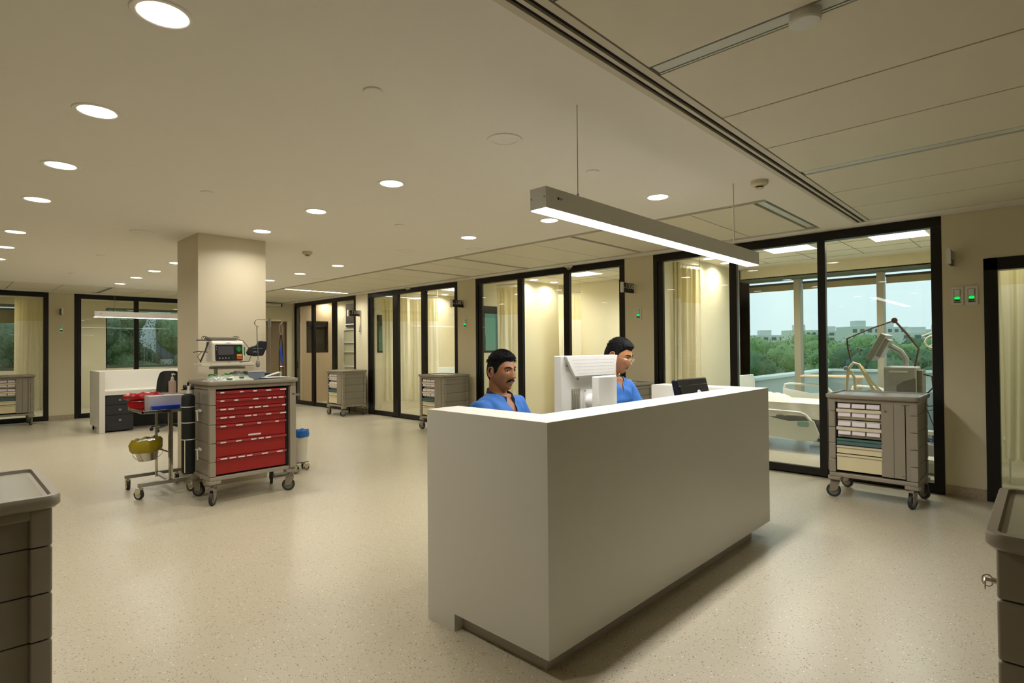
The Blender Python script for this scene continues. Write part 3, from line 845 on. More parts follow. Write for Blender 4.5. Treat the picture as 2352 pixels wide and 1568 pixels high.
# ================================================================== MEDICAL CARTS
def caster(parent, x, y, r=.062, ang=0.0, hub=None, w=.028, fork=True, ztop=.12):
    hub = hub or M_taupe
    Mx = T(x, y, 0) @ RZ(ang)
    c = MB()
    if fork: c.cyl((x, y, .165), (x, y, .19), .022, n=16)
    else:
        c.cyl((x, y, 1.6 * r), (x, y, ztop), .011, n=12)
        c.prism([(.012, 2.02 * r), (.02, 1.5 * r), (.0, r), (-.04, r), (-.018 - r * .75, 1.5 * r), (-.018 - r * .5, 1.95 * r)], 'xz', -w * .5 - .007, -w * .5 - .001, Mx)
        c.prism([(.012, 2.02 * r), (.02, 1.5 * r), (.0, r), (-.04, r), (-.018 - r * .75, 1.5 * r), (-.018 - r * .5, 1.95 * r)], 'xz', w * .5 + .001, w * .5 + .007, Mx)
        c.box(-.018 - r * .5, .014, -w * .5 - .007, w * .5 + .007, 2.03 * r, 2.03 * r + .007, Mx)
    if fork:
        c.prism([(-.03, .165), (.035, .165), (.03, .12), (-.01 + .02, r), (-.045, r - .01), (-.05, .12)], 'xz', -w * .5 - .008, -w * .5 - .002, Mx)
        c.prism([(-.03, .165), (.035, .165), (.03, .12), (-.01 + .02, r), (-.045, r - .01), (-.05, .12)], 'xz', w * .5 + .002, w * .5 + .008, Mx)
        c.box(-.045, .035, -w * .5 - .008, w * .5 + .008, .145, .168, Mx)
    o = c.build('caster', hub, parent, bev=.002)
    prof = [(.5 * r, -w * .4), (r * .74, -w * .42), (r * .76, -w / 2), (r * .97, -w / 2), (r, -w * .35), (r, w * .35), (r * .97, w / 2), (r * .76, w / 2), (r * .74, w * .42), (.5 * r, w * .4)]
    MB().lathe(prof, n=28, M=T(*((Mx @ Vector((-.018, 0, r))).to_tuple())) @ RZ(ang) @ Matrix.Rotation(PI / 2, 4, 'X')).build('wheel', M_rubber, o)
    MB().lathe([(.0001, -w * .40), (r * .70, -w * .46), (r * .74, 0), (r * .70, w * .46), (.0001, w * .40)], n=28, M=T(*((Mx @ Vector((-.018, 0, r))).to_tuple())) @ RZ(ang) @ Matrix.Rotation(PI / 2, 4, 'X')).build('wheel_hub', M_hub if hub is M_taupe else M_hubw, o)
    return o

def cart_shell(t, W, D, z0, zt, grooves, tw, td, cang=(0.2, 1.3, 2.4, -.5)):
    """posts, side and back panels, base, top tray; front faces -y"""
    gz = [z0 + .04] + grooves + [zt]
    fr = MB(); pw = .058
    for sx_ in (-1, 1):
        for sy_ in (-1, 1):
            xa, xb = sorted((sx_ * W / 2, sx_ * (W / 2 - pw)))
            ya, yb = sorted((sy_ * D / 2, sy_ * (D / 2 - .05)))
            for a, b in zip(gz[:-1], gz[1:]): fr.box(xa, xb, ya, yb, a + .0015, b - .0015)
    e_ = .002
    fr.box(-W / 2 + e_, W / 2 - e_, -D / 2 + e_, D / 2 - e_, z0 + .0005, z0 + .0385)
    fr.box(-W / 2 + e_, W / 2 - e_, -D / 2 + e_, D / 2 - e_, zt - .035, zt - .001)
    fr.build('frame', M_taupe2, t, bev=.007, seg=3)
    for sx_ in (-1, 1):
        sp_ = MB()
        for a, b in zip(gz[:-1], gz[1:]):
            xa, xb = sorted((sx_ * (W / 2 - .014), sx_ * (W / 2 - .03)))
            sp_.box(xa, xb, -D / 2 + .045, D / 2 - .045, a + .0015, b - .0015)
        sp_.build('side_panel', M_taupe, t, bev=.003)
    bp_ = MB()
    for a, b in zip(gz[:-1], gz[1:]): bp_.box(-W / 2 + .05, W / 2 - .05, D / 2 - .03, D / 2 - .014, a + .0015, b - .0015)
    bp_.build('back_panel', M_taupe, t, bev=.003)
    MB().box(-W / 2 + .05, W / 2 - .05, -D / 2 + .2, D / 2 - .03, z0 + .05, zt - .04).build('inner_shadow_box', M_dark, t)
    # tray: rounded slab with a raised rim
    tr = MB()
    out = rrect(-tw / 2, tw / 2, -td / 2, td / 2, .04); inn = rrect(-tw / 2 + .028, tw / 2 - .028, -td / 2 + .028, td / 2 - .028, .022)
    n = len(out)
    vs = [(a, b, zt) for a, b in [(x * .97, y * .97) for x, y in out]] + [(a, b, zt + .012) for a, b in out] + [(a, b, zt + .034) for a, b in out] + [(a * .992, b * .99, zt + .042) for a, b in out] + \
         [(a * 1.012, b * 1.012, zt + .042) for a, b in inn] + [(a, b, zt + .030) for a, b in inn]
    fs = [(k * n + i, k * n + (i + 1) % n, (k + 1) * n + (i + 1) % n, (k + 1) * n + i) for k in range(5) for i in range(n)] + [tuple(range(n)), tuple(range(5 * n, 6 * n))]
    tr.add(vs, fs).build('tray_top', M_taupe2, t, ang=50)
    MB().prism(rrect(-tw / 2 + .04, tw / 2 - .04, -td / 2 + .04, td / 2 - .04, .02), 'xy', zt + .0295, zt + .0315).build('tray_mat', M_trayins, t)
    for i, (sx_, sy_) in enumerate(((-1, -1), (1, -1), (1, 1), (-1, 1))):
        x, y = sx_ * (W / 2 - .045), sy_ * (D / 2 - .04)
        MB().prism(rrect(x - .06, x + .06, y - .05, y + .05, .03), 'xy', z0 - .03, z0 + .002).build('corner_bumper', M_taupe2, t, bev=.006)
        caster(t, x, y, ang=cang[i])

def grey_cart(loc, rz, lab):
    t = thing('medical_cart', lab, 'cart', loc, rz, group='grey medical supply carts')
    cart_shell(t, .70, .56, .20, .945, [.37, .52, .67, .82], .742, .62)
    x0, x1 = -.285, .075
    yf = -.27
    for zt in (.905, .735):
        d = MB().box(x0, x1 + .01, yf + .045, yf + .06, zt - .16, zt).box(x0, x1 + .01, yf - .004, yf + .02, zt - .0885, zt - .0595).build('bin_drawer', M_creambar, t, bev=.002)
        for r_ in range(2):
            for c_ in range(3):
                a = x0 + .012 + c_ * .117; z = zt - .052 - r_ * .082
                MB().prism([(yf + .008, z), (yf + .0, z + .006), (yf + .012, z + .044), (yf + .04, z + .044), (yf + .04, z)], 'yz', a, a + .105).build('divider_bin', M_bin, d, bev=.0015)
    for z0_, z1_, m in ((.505, .567, M_teal), (.425, .50, M_cream), (.262, .42, M_cream)):
        d = MB().box(x0, x1 + .01, yf + .004, yf + .03, z0_ + .003, z1_ - .02).build('drawer', m, t, bev=.003)
        MB().prism([(yf + .02, z1_ - .022), (yf - .008, z1_ - .018), (yf - .008, z1_ - .004), (yf + .02, z1_)], 'yz', x0, x1 + .01).build('drawer_pull', m if m is M_teal else M_creambar, d, bev=.002)
    MB().box(.262, .294, yf - .0, yf + .03, .245, .91).build('front_trim', M_taupe2, t)
    dr = MB().box(.078, .172, yf - .006, yf + .004, .255, .922).box(.174, .256, yf - .006, yf + .004, .255, .912).build('folding_door', M_taupe2, t, bev=.002)
    MB().cyl((.112, yf - .012, .845), (.112, yf - .004, .845), .008, n=14).build('lock', M_chrome, dr)
    for zz_ in (.905, .28): MB().cyl((.235, yf - .008, zz_), (.252, yf - .008, zz_), .002, n=8).build('hinge_pin', M_dark, dr)
    MB().box(x0 - .012, x0 - .004, yf + .002, yf + .03, .26, .91).build('door_track', M_dark, t)
    return t
gc = grey_cart((-1.18, 6.24, 0), 0, 'grey medical cart in front of the right glass front, left of the dark frame')
dup(gc, (-11.24, 6.36, 0), 0, label='grey medical cart in front of the room 1308 glass')
dup(gc, (-7.83, 6.36, 0), 0, label='grey medical cart below sign 1307')
dup(gc, (-4.12, 6.30, 0), 0, label='grey medical cart half hidden behind the white monitor')
dup(gc, (-14.72, 1.03, 0), PI / 2, label='grey medical cart at the far left edge, white bins showing')
dup(gc, (-2.62, -.08, 0), -PI / 2, label='grey cart cut off by the lower left corner, close to the camera')
nr = dup(gc, (.25, 2.10, 0), PI, label='grey cart cut off by the lower right corner, keys at its side')
t = thing('key_ring', 'small ring of keys hanging in the lock of the lower right cart', 'keys', (-.1, 2.02, .80))
MB().cyl((0.0, 0, 0), (-.022, 0, 0), .008, n=12).box(-.034, -.02, -.009, .009, -.002, .002).build('key', M_chrome, t)
MB().tube([(-.035, .012 * math.cos(a), -.012 + .015 * math.sin(a)) for a in [2 * PI * i / 20 for i in range(20)]], .0018, n=6, closed=True).build('ring', M_chrome, t)
MB().tube([(-.030 + .012 * math.cos(a), .005, -.004 + .016 * math.sin(a)) for a in [2 * PI * i / 20 for i in range(20)]], .0018, n=6, closed=True).build('second_ring', M_chrome, t)

# red crash cart
rc_ = thing('crash_cart', 'large grey crash cart with seven red drawers beside the pillar', 'cart', (-5.89, 2.19, 0), PI / 2)
cart_shell(rc_, .826, .545, .225, 1.115, [.40, .575, .75, .93], .87, .60, cang=(.9, -.6, 1.2, 2.2))
yf = -.265
zz = [1.062, .984, .903, .825, .744, .593, .439, .277]
for i, (a, b) in enumerate(zip(zz[:-1], zz[1:])):
    d = MB().box(-.352, .308, yf + .004, yf + .03, b + .004, a - .02).build('drawer', M_red, rc_, bev=.003)
    MB().prism([(yf + .02, a - .027), (yf - .012, a - .024), (yf - .014, a - .006), (yf + .004, a), (yf + .02, a)], 'yz', -.354, .31).build('drawer_pull', M_redlip, d, bev=.002)
    rnd = random.Random(i * 3 + 1)
    x = -.32
    lb = MB()
    while x < .27:
        wl_ = rnd.choice((.035, .05, .06))
        lb.box(x, x + wl_, yf - .0155, yf - .0135, a - .0205, a - .0085)
        x += wl_ + rnd.choice((.02, .09, .14))
    lb.build('drawer_label', M_label, d)
MB().box(-.06, .06, yf + .002, yf + .004, .655 - .04, .655 - .025).build('paper_label', M_label, rc_)
dd = MB().box(.338, .40, yf - .035, yf - .02, .245, 1.07).box(.338, .348, yf - .02, yf + .02, .245, 1.07).build('side_door', M_taupe2, rc_, bev=.003)
MB().box(.36, .385, yf - .038, yf - .034, .99, 1.0).build('latch', M_dark, dd)
MB().box(.312, .33, yf, yf + .02, .26, 1.07).build('drawer_rail', M_dark, rc_)
# hooks on the left side
for z in (.87, .50):
    MB().tube([(-.41, .0, z), (-.45, .0, z), (-.45, -.05, z + .005), (-.45, -.06, z - .09)], .006).box(-.418, -.408, -.04, .04, z - .012, z + .012).build('side_hook', M_alu, rc_)
# defibrillator stand arm on the cart back
MB().cyl((-.17, .30, 1.10), (-.17, .30, 1.27), .018).tube([(-.17, .30, 1.27), (-.15, .15, 1.275), (-.13, .05, 1.28)], .018).box(-.28, -.02, -.08, .16, 1.262, 1.285).build('swivel_arm', M_taupe2, rc_)
# ================================================================== THINGS ON AND ROUND THE RED CART
CT = 1.115 + .032      # tray surface height of the red cart
df = thing('defibrillator', 'cream defibrillator with green dial and black screen panel above the red cart', 'defibrillator', (-5.90, 2.012, 1.333), PI / 2)
MB().prism([(-.10, 0), (-.085, .185), (-.06, .207), (.09, .2), (.10, .01)], 'yz', -.148, .148).build('case', M_plw2, df, bev=.012, seg=3)
TLT = Matrix.Rotation(R(-4.5), 4, 'X')
def dfp(x0, x1, z0, z1, y=-.098, d=.004):
    return T(0, y, 0) @ TLT, (x0, x1, -d, 0, z0, z1)
Mf, b_ = dfp(-.12, .128, .02, .165)
fp = MB().prism([(x, z) for x, z in rrect(-.122, .13, .012, .17, .012)], 'xz', -.006, .004, Mf).build('front_panel', M_dark, df)
MB().box(-.098, .045, -.008, -.005, .07, .155, Mf).build('screen', mat('dim_screen', '#4c4a4e', .25), fp)
MB().cyl(Mf @ Vector((.092, -.005, .125)), Mf @ Vector((.092, -.016, .125)), .026, n=24).build('green_dial', mat('green_dial', '#0c6b2c', .4), fp)
MB().box(.089, .095, -.019, -.015, .102, .148, Mf).build('dial_pointer', mat('dial_pointer', '#4fae62', .4), fp)
MB().box(.074, .122, -.012, -.005, .054, .073, Mf).build('yellow_button', mat('yellow_button', '#d9b400', .4), fp)
MB().box(.074, .122, -.012, -.005, .026, .05, Mf).build('orange_button', mat('orange_button', '#d0520c', .4), fp)
MB().cyl(Mf @ Vector((.035, -.005, .045)), Mf @ Vector((.035, -.014, .045)), .018, n=20).build('navigation_knob', mat('soft_black', '#1c1c1e', .4), fp)
bb = MB()
for i in range(4): bb.box(-.088 + i * .028, -.08 + i * .028, -.008, -.005, .034, .042, Mf)
bb.box(-.115, -.108, -.008, -.005, .145, .15, Mf).box(-.115, -.108, -.008, -.005, .12, .125, Mf).build('soft_key_mark', M_plw, fp)
MB().text('PHILIPS', .013, Mf @ T(.0, -.003, .186) @ Matrix.Rotation(PI / 2, 4, 'X')).text('HeartStart', .008, T(.0, -.1105, -.006) @ Matrix.Rotation(PI / 2, 4, 'X')).build('maker_name', M_dark, df)
MB().box(.145, .175, -.05, .04, .06, .15).build('green_pad_plug', mat('green_plug', '#1d7a42', .45), df, bev=.008)
sb_ = thing('defibrillator_tray', 'cream swivel tray carrying the defibrillator', 'tray', (-5.90, 2.012, 1.29), PI / 2)
MB().prism([(-.165, 0), (.235, 0), (.24, .022), (.215, .04), (-.165, .024)], 'xz', -.125, -.11).box(-.165, .235, -.125, .12, 0, .012).prism([(-.25, .01), (-.165, 0), (-.165, .03), (-.25, .035)], 'xz', -.11, .12).build('tray_body', M_plw2, sb_, bev=.004)
MB().box(.13, .2, -.06, -.045, .036, .043).box(.13, .2, -.03, -.015, .03, .04).build('tray_slot', M_dark, sb_)
t = thing('recorder_unit', 'flat grey unit with coiled leads lying on the defibrillator', 'medical device', (-5.93, 1.985, 1.541), PI / 2)
MB().box(-.13, .12, -.08, .09, .006, .036).build('case', mat('grey_device', '#7b7a77', .4), t, bev=.008)
MB().box(-.21, -.09, -.02, .06, .0, .014).build('side_flap', mat('grey_device2', '#6a6967', .4), t, bev=.003)
cb = MB()
for sx_, x0 in ((-1, -.13), (1, .12)):
    cb.tube([(x0 + sx_ * (.02 + .022 * math.cos(a)), -.03 + .004 * k, .028 + .018 * math.sin(a)) for k, a in enumerate([i * PI / 6 for i in range(22)])], .0025, n=6)
cb.tube([(.10, -.06, .03), (.19, -.05, .0), (.25, -.04, -.07), (.275, -.04, -.15), (.25, -.03, -.22)], .003, n=6)
cb.build('lead', M_dark, t)
t = thing('lead_bundle', 'black leads hanging from the left side of the defibrillator', 'cable', (-5.9, 1.82, 1.33), PI / 2)
MB().tube([(.03, -.02, .2), (.0, -.04, .12), (-.04, -.05, .03), (-.05, -.05, .005)], .007).tube([(.03, .0, .1), (-.05, .0, .11), (-.09, .02, .10)], .004).tube([(-.03, -.02, .1), (-.065, -.02, .06), (-.04, -.02, .015)], .003).build('lead', M_dark, t)

# plastic bags, boxes and papers on the tray
def crumple(cx, cy, rx, ry, h, seed, n=26, ripple=.35):
    vs = []
    for i in range(n + 1):
        for j in range(n + 1):
            u, v = i / n * 2 - 1, j / n * 2 - 1
            d = min(1, max(abs(u), abs(v)))
            e = 1 - d ** 3
            nz = noise.noise(Vector((u * 3 + seed, v * 3, seed))) * .5 + noise.noise(Vector((u * 8, v * 8 + seed, seed))) * .35
            z = max(.001, h * e * (.75 + ripple * 1.6 * nz))
            vs.append((cx + u * rx * (1 + .1 * nz), cy + v * ry * (1 + .1 * nz), z))
    fs = [(i * (n + 1) + j, (i + 1) * (n + 1) + j, (i + 1) * (n + 1) + j + 1, i * (n + 1) + j + 1) for i in range(n) for j in range(n)]
    return MB().add(vs, fs)
def putc(name, lab, cat, x, y, mb, m, rz=PI / 2, z=CT, part='wrapping'):
    t = thing(name, lab, cat, (x, y, z + .001), rz)
    mb.build(part, m, t); return t
M_plwrap = mat('clear_wrap', '#e3e8de', .12, alpha=.42, spec=.9)
t = putc('mask_pack', 'clear bag of green tubing lying on the left of the red cart top', 'medical pack', -5.80, 1.95, crumple(0, 0, .15, .09, .075, 1), M_plwrap)
MB().tube([(-.12 + .02 * i, .04 * math.sin(i * 1.7), .055 + .012 * math.sin(i)) for i in range(12)], .008).build('green_tubing', mat('green_tube', '#3f9a3a', .4), t)
t = putc('mask_pack', 'clear bag with green mask in the middle of the red cart top', 'medical pack', -5.90, 2.12, crumple(0, 0, .13, .11, .10, 5), M_plwrap)
crumple(0, 0, .10, .08, .085, 9).build('green_mask', mat('green_mask', '#5f8f5c', .5), t)
t = putc('syringe_pack', 'white printed pack at the front of the red cart top', 'medical pack', -5.72, 2.05, crumple(0, 0, .16, .05, .05, 12), mat('white_print_pack', '#b8bcae', .35, vary=.25, scale=40))
MB().box(-.10, -.05, -.045, -.03, .02, .03).box(.02, .06, -.04, -.025, .03, .04).build('print_mark', mat('print_green', '#4d7a4c', .5), t)
t = thing('storage_box', 'clear plastic lidded box on the red cart top', 'box', (-5.86, 2.28, CT + .001), PI / 2)
MB().prism([(-.075, 0), (.075, 0), (.085, .075), (-.085, .075)], 'xz', -.06, .06).build('box_body', mat('box_plastic', '#8a93a0', .2, alpha=.75), t, bev=.006)
MB().box(-.092, .092, -.066, .066, .076, .086).build('box_lid', mat('box_lid_plastic', '#c9ccd0', .2, alpha=.85), t, bev=.004)
t = thing('black_case', 'small black case behind the papers on the red cart', 'case', (-5.98, 2.41, CT + .001), PI / 2)
MB().box(-.07, .06, -.05, .05, 0, .06).build('case_body', M_dark, t, bev=.012)
t = thing('paper_stack', 'blue and white papers lying on the right of the red cart top', 'papers', (-5.80, 2.45, CT + .010), PI / 2)
for i, (m, dx, dy, a) in enumerate([(mat('blue_paper', '#3f78b0', .6), 0, 0, .1), (M_plw, .01, .012, -.12), (mat('pale_blue_paper', '#9fb8cc', .6), -.01, 0, .25), (M_plw, .0, .005, .05)]):
    MB().box(-.13, .13, -.09, .09, i * .003, i * .003 + .0022, T(dx, dy, 0) @ RZ(a)).build('paper_sheet', m, t)
t = thing('folded_paper', 'white folded card standing on the papers of the red cart', 'paper', (-5.88, 2.47, CT + .0235), PI / 2)
MB().prism([(-.08, 0), (.07, .045), (.08, .045), (.08, 0), (.074, 0), (.074, .038), (-.07, 0)], 'xz', -.035, .035).build('card', M_plw, t)

# IV pole at the right back corner of the red cart
t = thing('iv_pole', 'steel drip pole with two hooks rising from the back of the red cart', 'pole', (-6.185, 2.57, 0), PI / 2)
MB().cyl((0, 0, .9), (0, 0, 1.78), .0095).cyl((0, 0, 1.70), (0, 0, 1.79), .016).build('pole', M_steel, t)
MB().tube([(-.12, 0, 1.70)] + [(-.135 + .022 * math.cos(a), 0, 1.765 + .022 * math.sin(a)) for a in [-.2 - PI / 2 * 0 - i * PI / 8 for i in range(0)]] + [(-.155, 0, 1.715), (-.162, 0, 1.745), (-.15, 0, 1.77), (-.13, 0, 1.778), (0, 0, 1.778), (.12, 0, 1.778), (.137, 0, 1.772), (.142, 0, 1.755), (.135, 0, 1.742), (.125, 0, 1.745)], .005).build('hook_bar', M_chrome, t)
MB().box(-.03, .03, -.03, .03, .88, .93).box(-.02, .02, .0, .02, .5, .9).build('clamp', M_dark, t, bev=.004)
t = thing('stethoscope', 'black stethoscope hanging from the right hook of the drip pole', 'stethoscope', (-6.185, 2.695, 1.745), PI / 2)
MB().tube([(-.004, 0, 0), (-.018, 0, -.05), (-.016, 0, -.10), (.0, 0, -.13)], .0035).tube([(.006, 0, 0), (.02, 0, -.05), (.022, 0, -.10), (.006, 0, -.13)], .0035).build('ear_tube', M_chrome, t)
MB().tube([(.0, 0, -.13), (-.012, 0, -.2), (-.02, 0, -.38), (-.016, 0, -.62)], .005).tube([(.004, 0, -.13), (.014, 0, -.2), (.024, 0, -.40), (.024, 0, -.64)], .005).build('tubing', M_dark, t)
t = thing('tourniquet', 'blue strap hanging beside the stethoscope tubes', 'strap', (-6.17, 2.69, 1.50), PI / 2)
MB().prism([(-.022, 0), (.0, 0), (.028, -.19), (.0, -.20)], 'xz', -.006, .006).build('strap', mat('blue_strap', '#1743a8', .6), t, bev=.002)
t = thing('blood_pressure_cuff', 'black cuff with tube and grey bulb hanging beside the pillar face', 'blood pressure cuff', (-6.13, 2.43, 0), PI / 2)
MB().prism([(-.13, 1.42), (-.10, 1.475), (-.02, 1.50), (.0, 1.545), (.085, 1.54), (.08, 1.47), (.04, 1.385), (-.05, 1.38), (-.115, 1.395)], 'xz', -.025, .025).build('cuff', mat('black_cuff_cloth', '#0c1018', .7), t, bev=.012)
MB().tube([(-.03, -.03, 1.70), (-.028, -.035, 1.5), (-.02, -.035, 1.345)], .0045).build('air_tube', M_steel, t)
MB().lathe([(.006, .045), (.018, .03), (.022, .0), (.019, -.025), (.0001, -.04)], c=(-.022, -.035, 1.30)).build('bulb', mat('grey_bulb', '#8b8880', .4), t)
MB().text('adult', .03, T(-.04, -.0262, 1.43) @ Matrix.Rotation(PI / 2, 4, 'X')).box(-.07, .03, -.027, -.0255, 1.462, 1.466).build('cuff_print', mat('cuff_print', '#9aa0a8', .6), t)
# the small shelf right of the red cart
t = thing('side_shelf', 'small metal shelf behind the right edge of the red cart', 'shelf', (-6.35, 2.83, 0), PI / 2)
MB().box(-.12, .12, -.1, .1, .915, .925).box(-.12, .12, -.1, -.095, .925, .945).build('shelf_board', M_steel, t)
MB().cyl((0, .05, .03), (0, .05, .915), .014).box(-.15, .15, -.02, .1, .02, .045).build('stand_leg', M_steel, t)
t = thing('tissue_pack', 'pink and white tissue pack on the small metal shelf', 'pack', (-6.35, 2.81, .926), PI / 2)
MB().box(-.05, .07, -.05, .04, 0, .03).box(-.04, .06, -.04, .03, .031, .055).build('pack', mat('pinkish_pack', '#d8c4bf', .6), t, bev=.006)

# oxygen cylinder on the left side of the red cart
t = thing('oxygen_cylinder', 'black wrapped oxygen cylinder strapped to the left side of the red cart', 'gas cylinder', (-5.95, 1.695, 0))
MB().lathe([(.0001, .27), (.045, .272), (.058, .29), (.0585, 1.0), (.05, 1.02), (.02, 1.035)], n=28).build('cloth_sleeve', mat('black_green_sleeve', '#0a120f', .75, bump=.3, bscale=40), t)
MB().cyl((0, 0, 1.03), (0, 0, 1.07), .018).cyl((0, 0, 1.07), (0, 0, 1.11), .012).build('valve_body', M_alu, t)
MB().cyl((0, 0, 1.105), (0, 0, 1.145), .010).lathe([(.0001, -.015), (.02, -.012), (.02, .012), (.0001, .015)], M=T(0, .035, 1.09) @ Matrix.Rotation(PI / 2, 4, 'X')).lathe([(.0001, -.015), (.02, -.012), (.02, .012), (.0001, .015)], M=T(0, -.03, 1.10) @ Matrix.Rotation(PI / 2, 4, 'X')).cyl((0, -.06, 1.075), (0, .03, 1.075), .005).build('regulator', M_dark, t)
st = MB()
for z in (.60, .76, .91): st.lathe([(.0590, -.004), (.0605, 0), (.0590, .004)], c=(0, 0, z), n=28)
st.box(.040, .05, -.046, -.040, .29, .60).build('white_strap', M_plw2, t)
# bin
t = thing('waste_bin', 'white bin with a blue liner on casters right of the red cart', 'bin', (-6.52, 3.08, 0))
MB().lathe([(.0001, .10), (.062, .10), (.083, .42), (.089, .43), (.083, .432), (.078, .42)], n=32).build('bin_body', M_plw2, t)
lv = MB()
nn = 40
prof = [(.085, .395), (.098, .43), (.093, .475), (.085, .48), (.072, .45), (.06, .36)]
lv.lathe(prof, n=nn)
lv.v = [(x * (1 + .07 * noise.noise(Vector((x * 30, y * 30, z * 25)))), y * (1 + .07 * noise.noise(Vector((y * 30, x * 30, z * 25 + 5)))), z + .018 * noise.noise(Vector((x * 22, y * 22, 3)))) for x, y, z in lv.v]
lv.build('liner', M_blueb, t)
MB().box(-.09, .09, -.012, .012, .078, .092).box(-.012, .012, -.09, .09, .078, .092).build('base_frame', M_steel, t)
for a in (.78, 2.36, 3.93, 5.5): caster(t, .078 * math.cos(a) * 1.1, .078 * math.sin(a) * 1.1, r=.030, ang=a, hub=M_hubw, w=.018, fork=False, ztop=.08)

# stainless trolley left of the pillar
tt = thing('instrument_trolley', 'stainless steel overbed trolley on casters beside the pillar', 'trolley', (0, 0, 0))
tr_ = MB(); zt = .862
tr_.box(-6.93, -6.35, 1.405, 1.99, zt - .018, zt - .012)
for a in ((-6.93, -6.915, 1.405, 1.99), (-6.365, -6.35, 1.405, 1.99), (-6.93, -6.35, 1.405, 1.42), (-6.93, -6.35, 1.975, 1.99)): tr_.box(*a, zt - .03, zt)
tr_.build('tray', M_chrome, tt, bev=.004)
MB().box(-6.41, -6.37, 1.38, 1.90, .12, .155).box(-6.95, -6.91, 1.38, 1.90, .12, .155).box(-6.91, -6.41, 1.645, 1.69, .125, .15).build('base_frame', M_steel, tt, bev=.002)
MB().box(-6.42, -6.385, 1.645, 1.68, .155, .84).build('post', M_chrome, tt, bev=.003)
MB().cyl((-6.66, 1.60, .15), (-6.66, 1.60, .84), .012).cyl((-6.66, 1.74, .15), (-6.66, 1.74, .84), .012).build('post', M_chrome, tt)
MB().tube([(-6.93, 1.45, zt), (-6.93, 1.60, zt + .07), (-6.9, 1.9, zt + .07)], .005).build('rail', M_chrome, tt)
ring = [(-6.68 + .125 * math.cos(a), 1.53 + .125 * math.sin(a), .435) for a in [2 * PI * i / 28 for i in range(28)]]
MB().tube(ring, .005, closed=True).tube([(-6.60, 1.62, .435), (-6.5, 1.66, .42), (-6.42, 1.66, .42)], .007).build('bucket_ring', M_chrome, tt)
for x, y in ((-6.39, 1.40), (-6.93, 1.41), (-6.39, 1.86), (-6.93, 1.86)): caster(tt, x, y, r=.05, ang=.6 + x, hub=M_hubw, w=.03, fork=False)
t = thing('kick_bucket', 'steel bucket with a yellow liner hanging under the trolley', 'bucket', (-6.68, 1.53, 0))
TB = T(0, 0, .33) @ Matrix.Rotation(R(6), 4, 'X')
MB().lathe([(.0001, .0), (.085, .0), (.10, .07), (.112, .10), (.118, .10), (.112, .108), (.12, .20), (.125, .205)], M=TB, n=32).build('bucket_body', M_chrome, t)
lv = MB().lathe([(.122, .09), (.142, .12), (.145, .18), (.128, .215), (.110, .20), (.10, .15)], n=44)
lv.v = [tuple(TB @ Vector((x * (1 + .10 * noise.noise(Vector((x * 25, y * 25, z * 20)))), y * (1 + .10 * noise.noise(Vector((y * 25, x * 25, z * 20 + 5)))), z + .02 * noise.noise(Vector((x * 22, y * 22, 9)))))) for x, y, z in lv.v]
lv.build('liner', M_yel, t)
MB().lathe([(.0001, .212), (.10, .206), (.118, .198)], M=TB, n=32).build('crumpled_cover', mat('crumpled_foil', '#c9c9c4', .15, metal=.9, bump=1.0, bscale=30), t)
MB().tube([tuple(TB @ Vector((.05 + .02 * math.sin(a), -.135 * math.cos(a), .09 - .085 * math.sin(a)))) for a in [i * PI / 12 for i in range(13)]], .003).build('handle', M_chrome, t)
t = thing('red_waste_bag', 'red plastic bag in a wire holder at the back of the trolley tray', 'bag', (-6.84, 1.52, zt - .01))
lv = MB().lathe([(.09, 0), (.095, .05), (.09, .085), (.12, .10), (.13, .13), (.11, .155), (.085, .15), (.06, .11), (.0001, .1)], n=44)
lv.v = [(x * (1 + .16 * noise.noise(Vector((x * 22, y * 22, z * 25)))) * .9, y * (1 + .16 * noise.noise(Vector((y * 22, x * 22, z * 25 + 5)))) * 1.35, z * (1 + .15 * noise.noise(Vector((x * 20, y * 20, 1))))) for x, y, z in lv.v]
lv.build('bag_body', M_redbag, t)
MB().tube([(.092 * math.cos(a), .125 * math.sin(a), .075) for a in [2 * PI * i / 28 for i in range(28)]], .003, closed=True).build('wire_ring', M_steel, t)
t = thing('red_waste_bag', 'second red plastic bag beside the soap bottle on the trolley', 'bag', (-6.84, 1.76, zt - .01))
crumple(0, 0, .07, .1, .13, 31).build('bag_body', M_redbag, t)
t = thing('glove_box', 'plain pale carton on the trolley tray behind the blue tray', 'box', (-6.50, 1.64, zt - .011))
MB().box(-.09, .09, -.16, .16, 0, .145).build('carton', mat('grey_carton', '#b9b6b8', .6), t, bev=.002)
MB().box(.0901, .0905, -.158, .158, .002, .143).build('carton_side', mat('lilac_carton_side', '#a9a7b4', .6), t)
t = thing('blue_tray', 'small bright blue plastic tray at the front of the trolley', 'tray', (-6.39 + .005, 1.615, zt - .0005), 0)
MB().prism([(-.018, 0), (.018, 0), (.026, .034), (-.026, .034)], 'xz', -.115, .125).build('tray_body', M_bluepl, t, bev=.003)
MB().prism([(-.03, .034), (.03, .034), (.03, .039), (-.03, .039)], 'xz', -.122, .132).build('tray_rim', M_bluepl, t, bev=.001)
t = thing('soap_dispenser', 'clear pump bottle half full of pink soap on the trolley', 'bottle', (-6.86, 1.80, zt + .1195), .4); t.scale = (.8, .8, .8)
MB().prism(rrect(-.045, .045, -.03, .03, .015), 'xy', 0, .17).lathe([(.032, .17), (.018, .195), (.016, .205)]).build('bottle_body', mat('cloudy_bottle', '#d9c9b4', .3, alpha=.75), t)
MB().prism(rrect(-.040, .040, -.026, .026, .013), 'xy', .004, .10).build('pink_soap', mat('pink_soap', '#d8707c', .3), t)
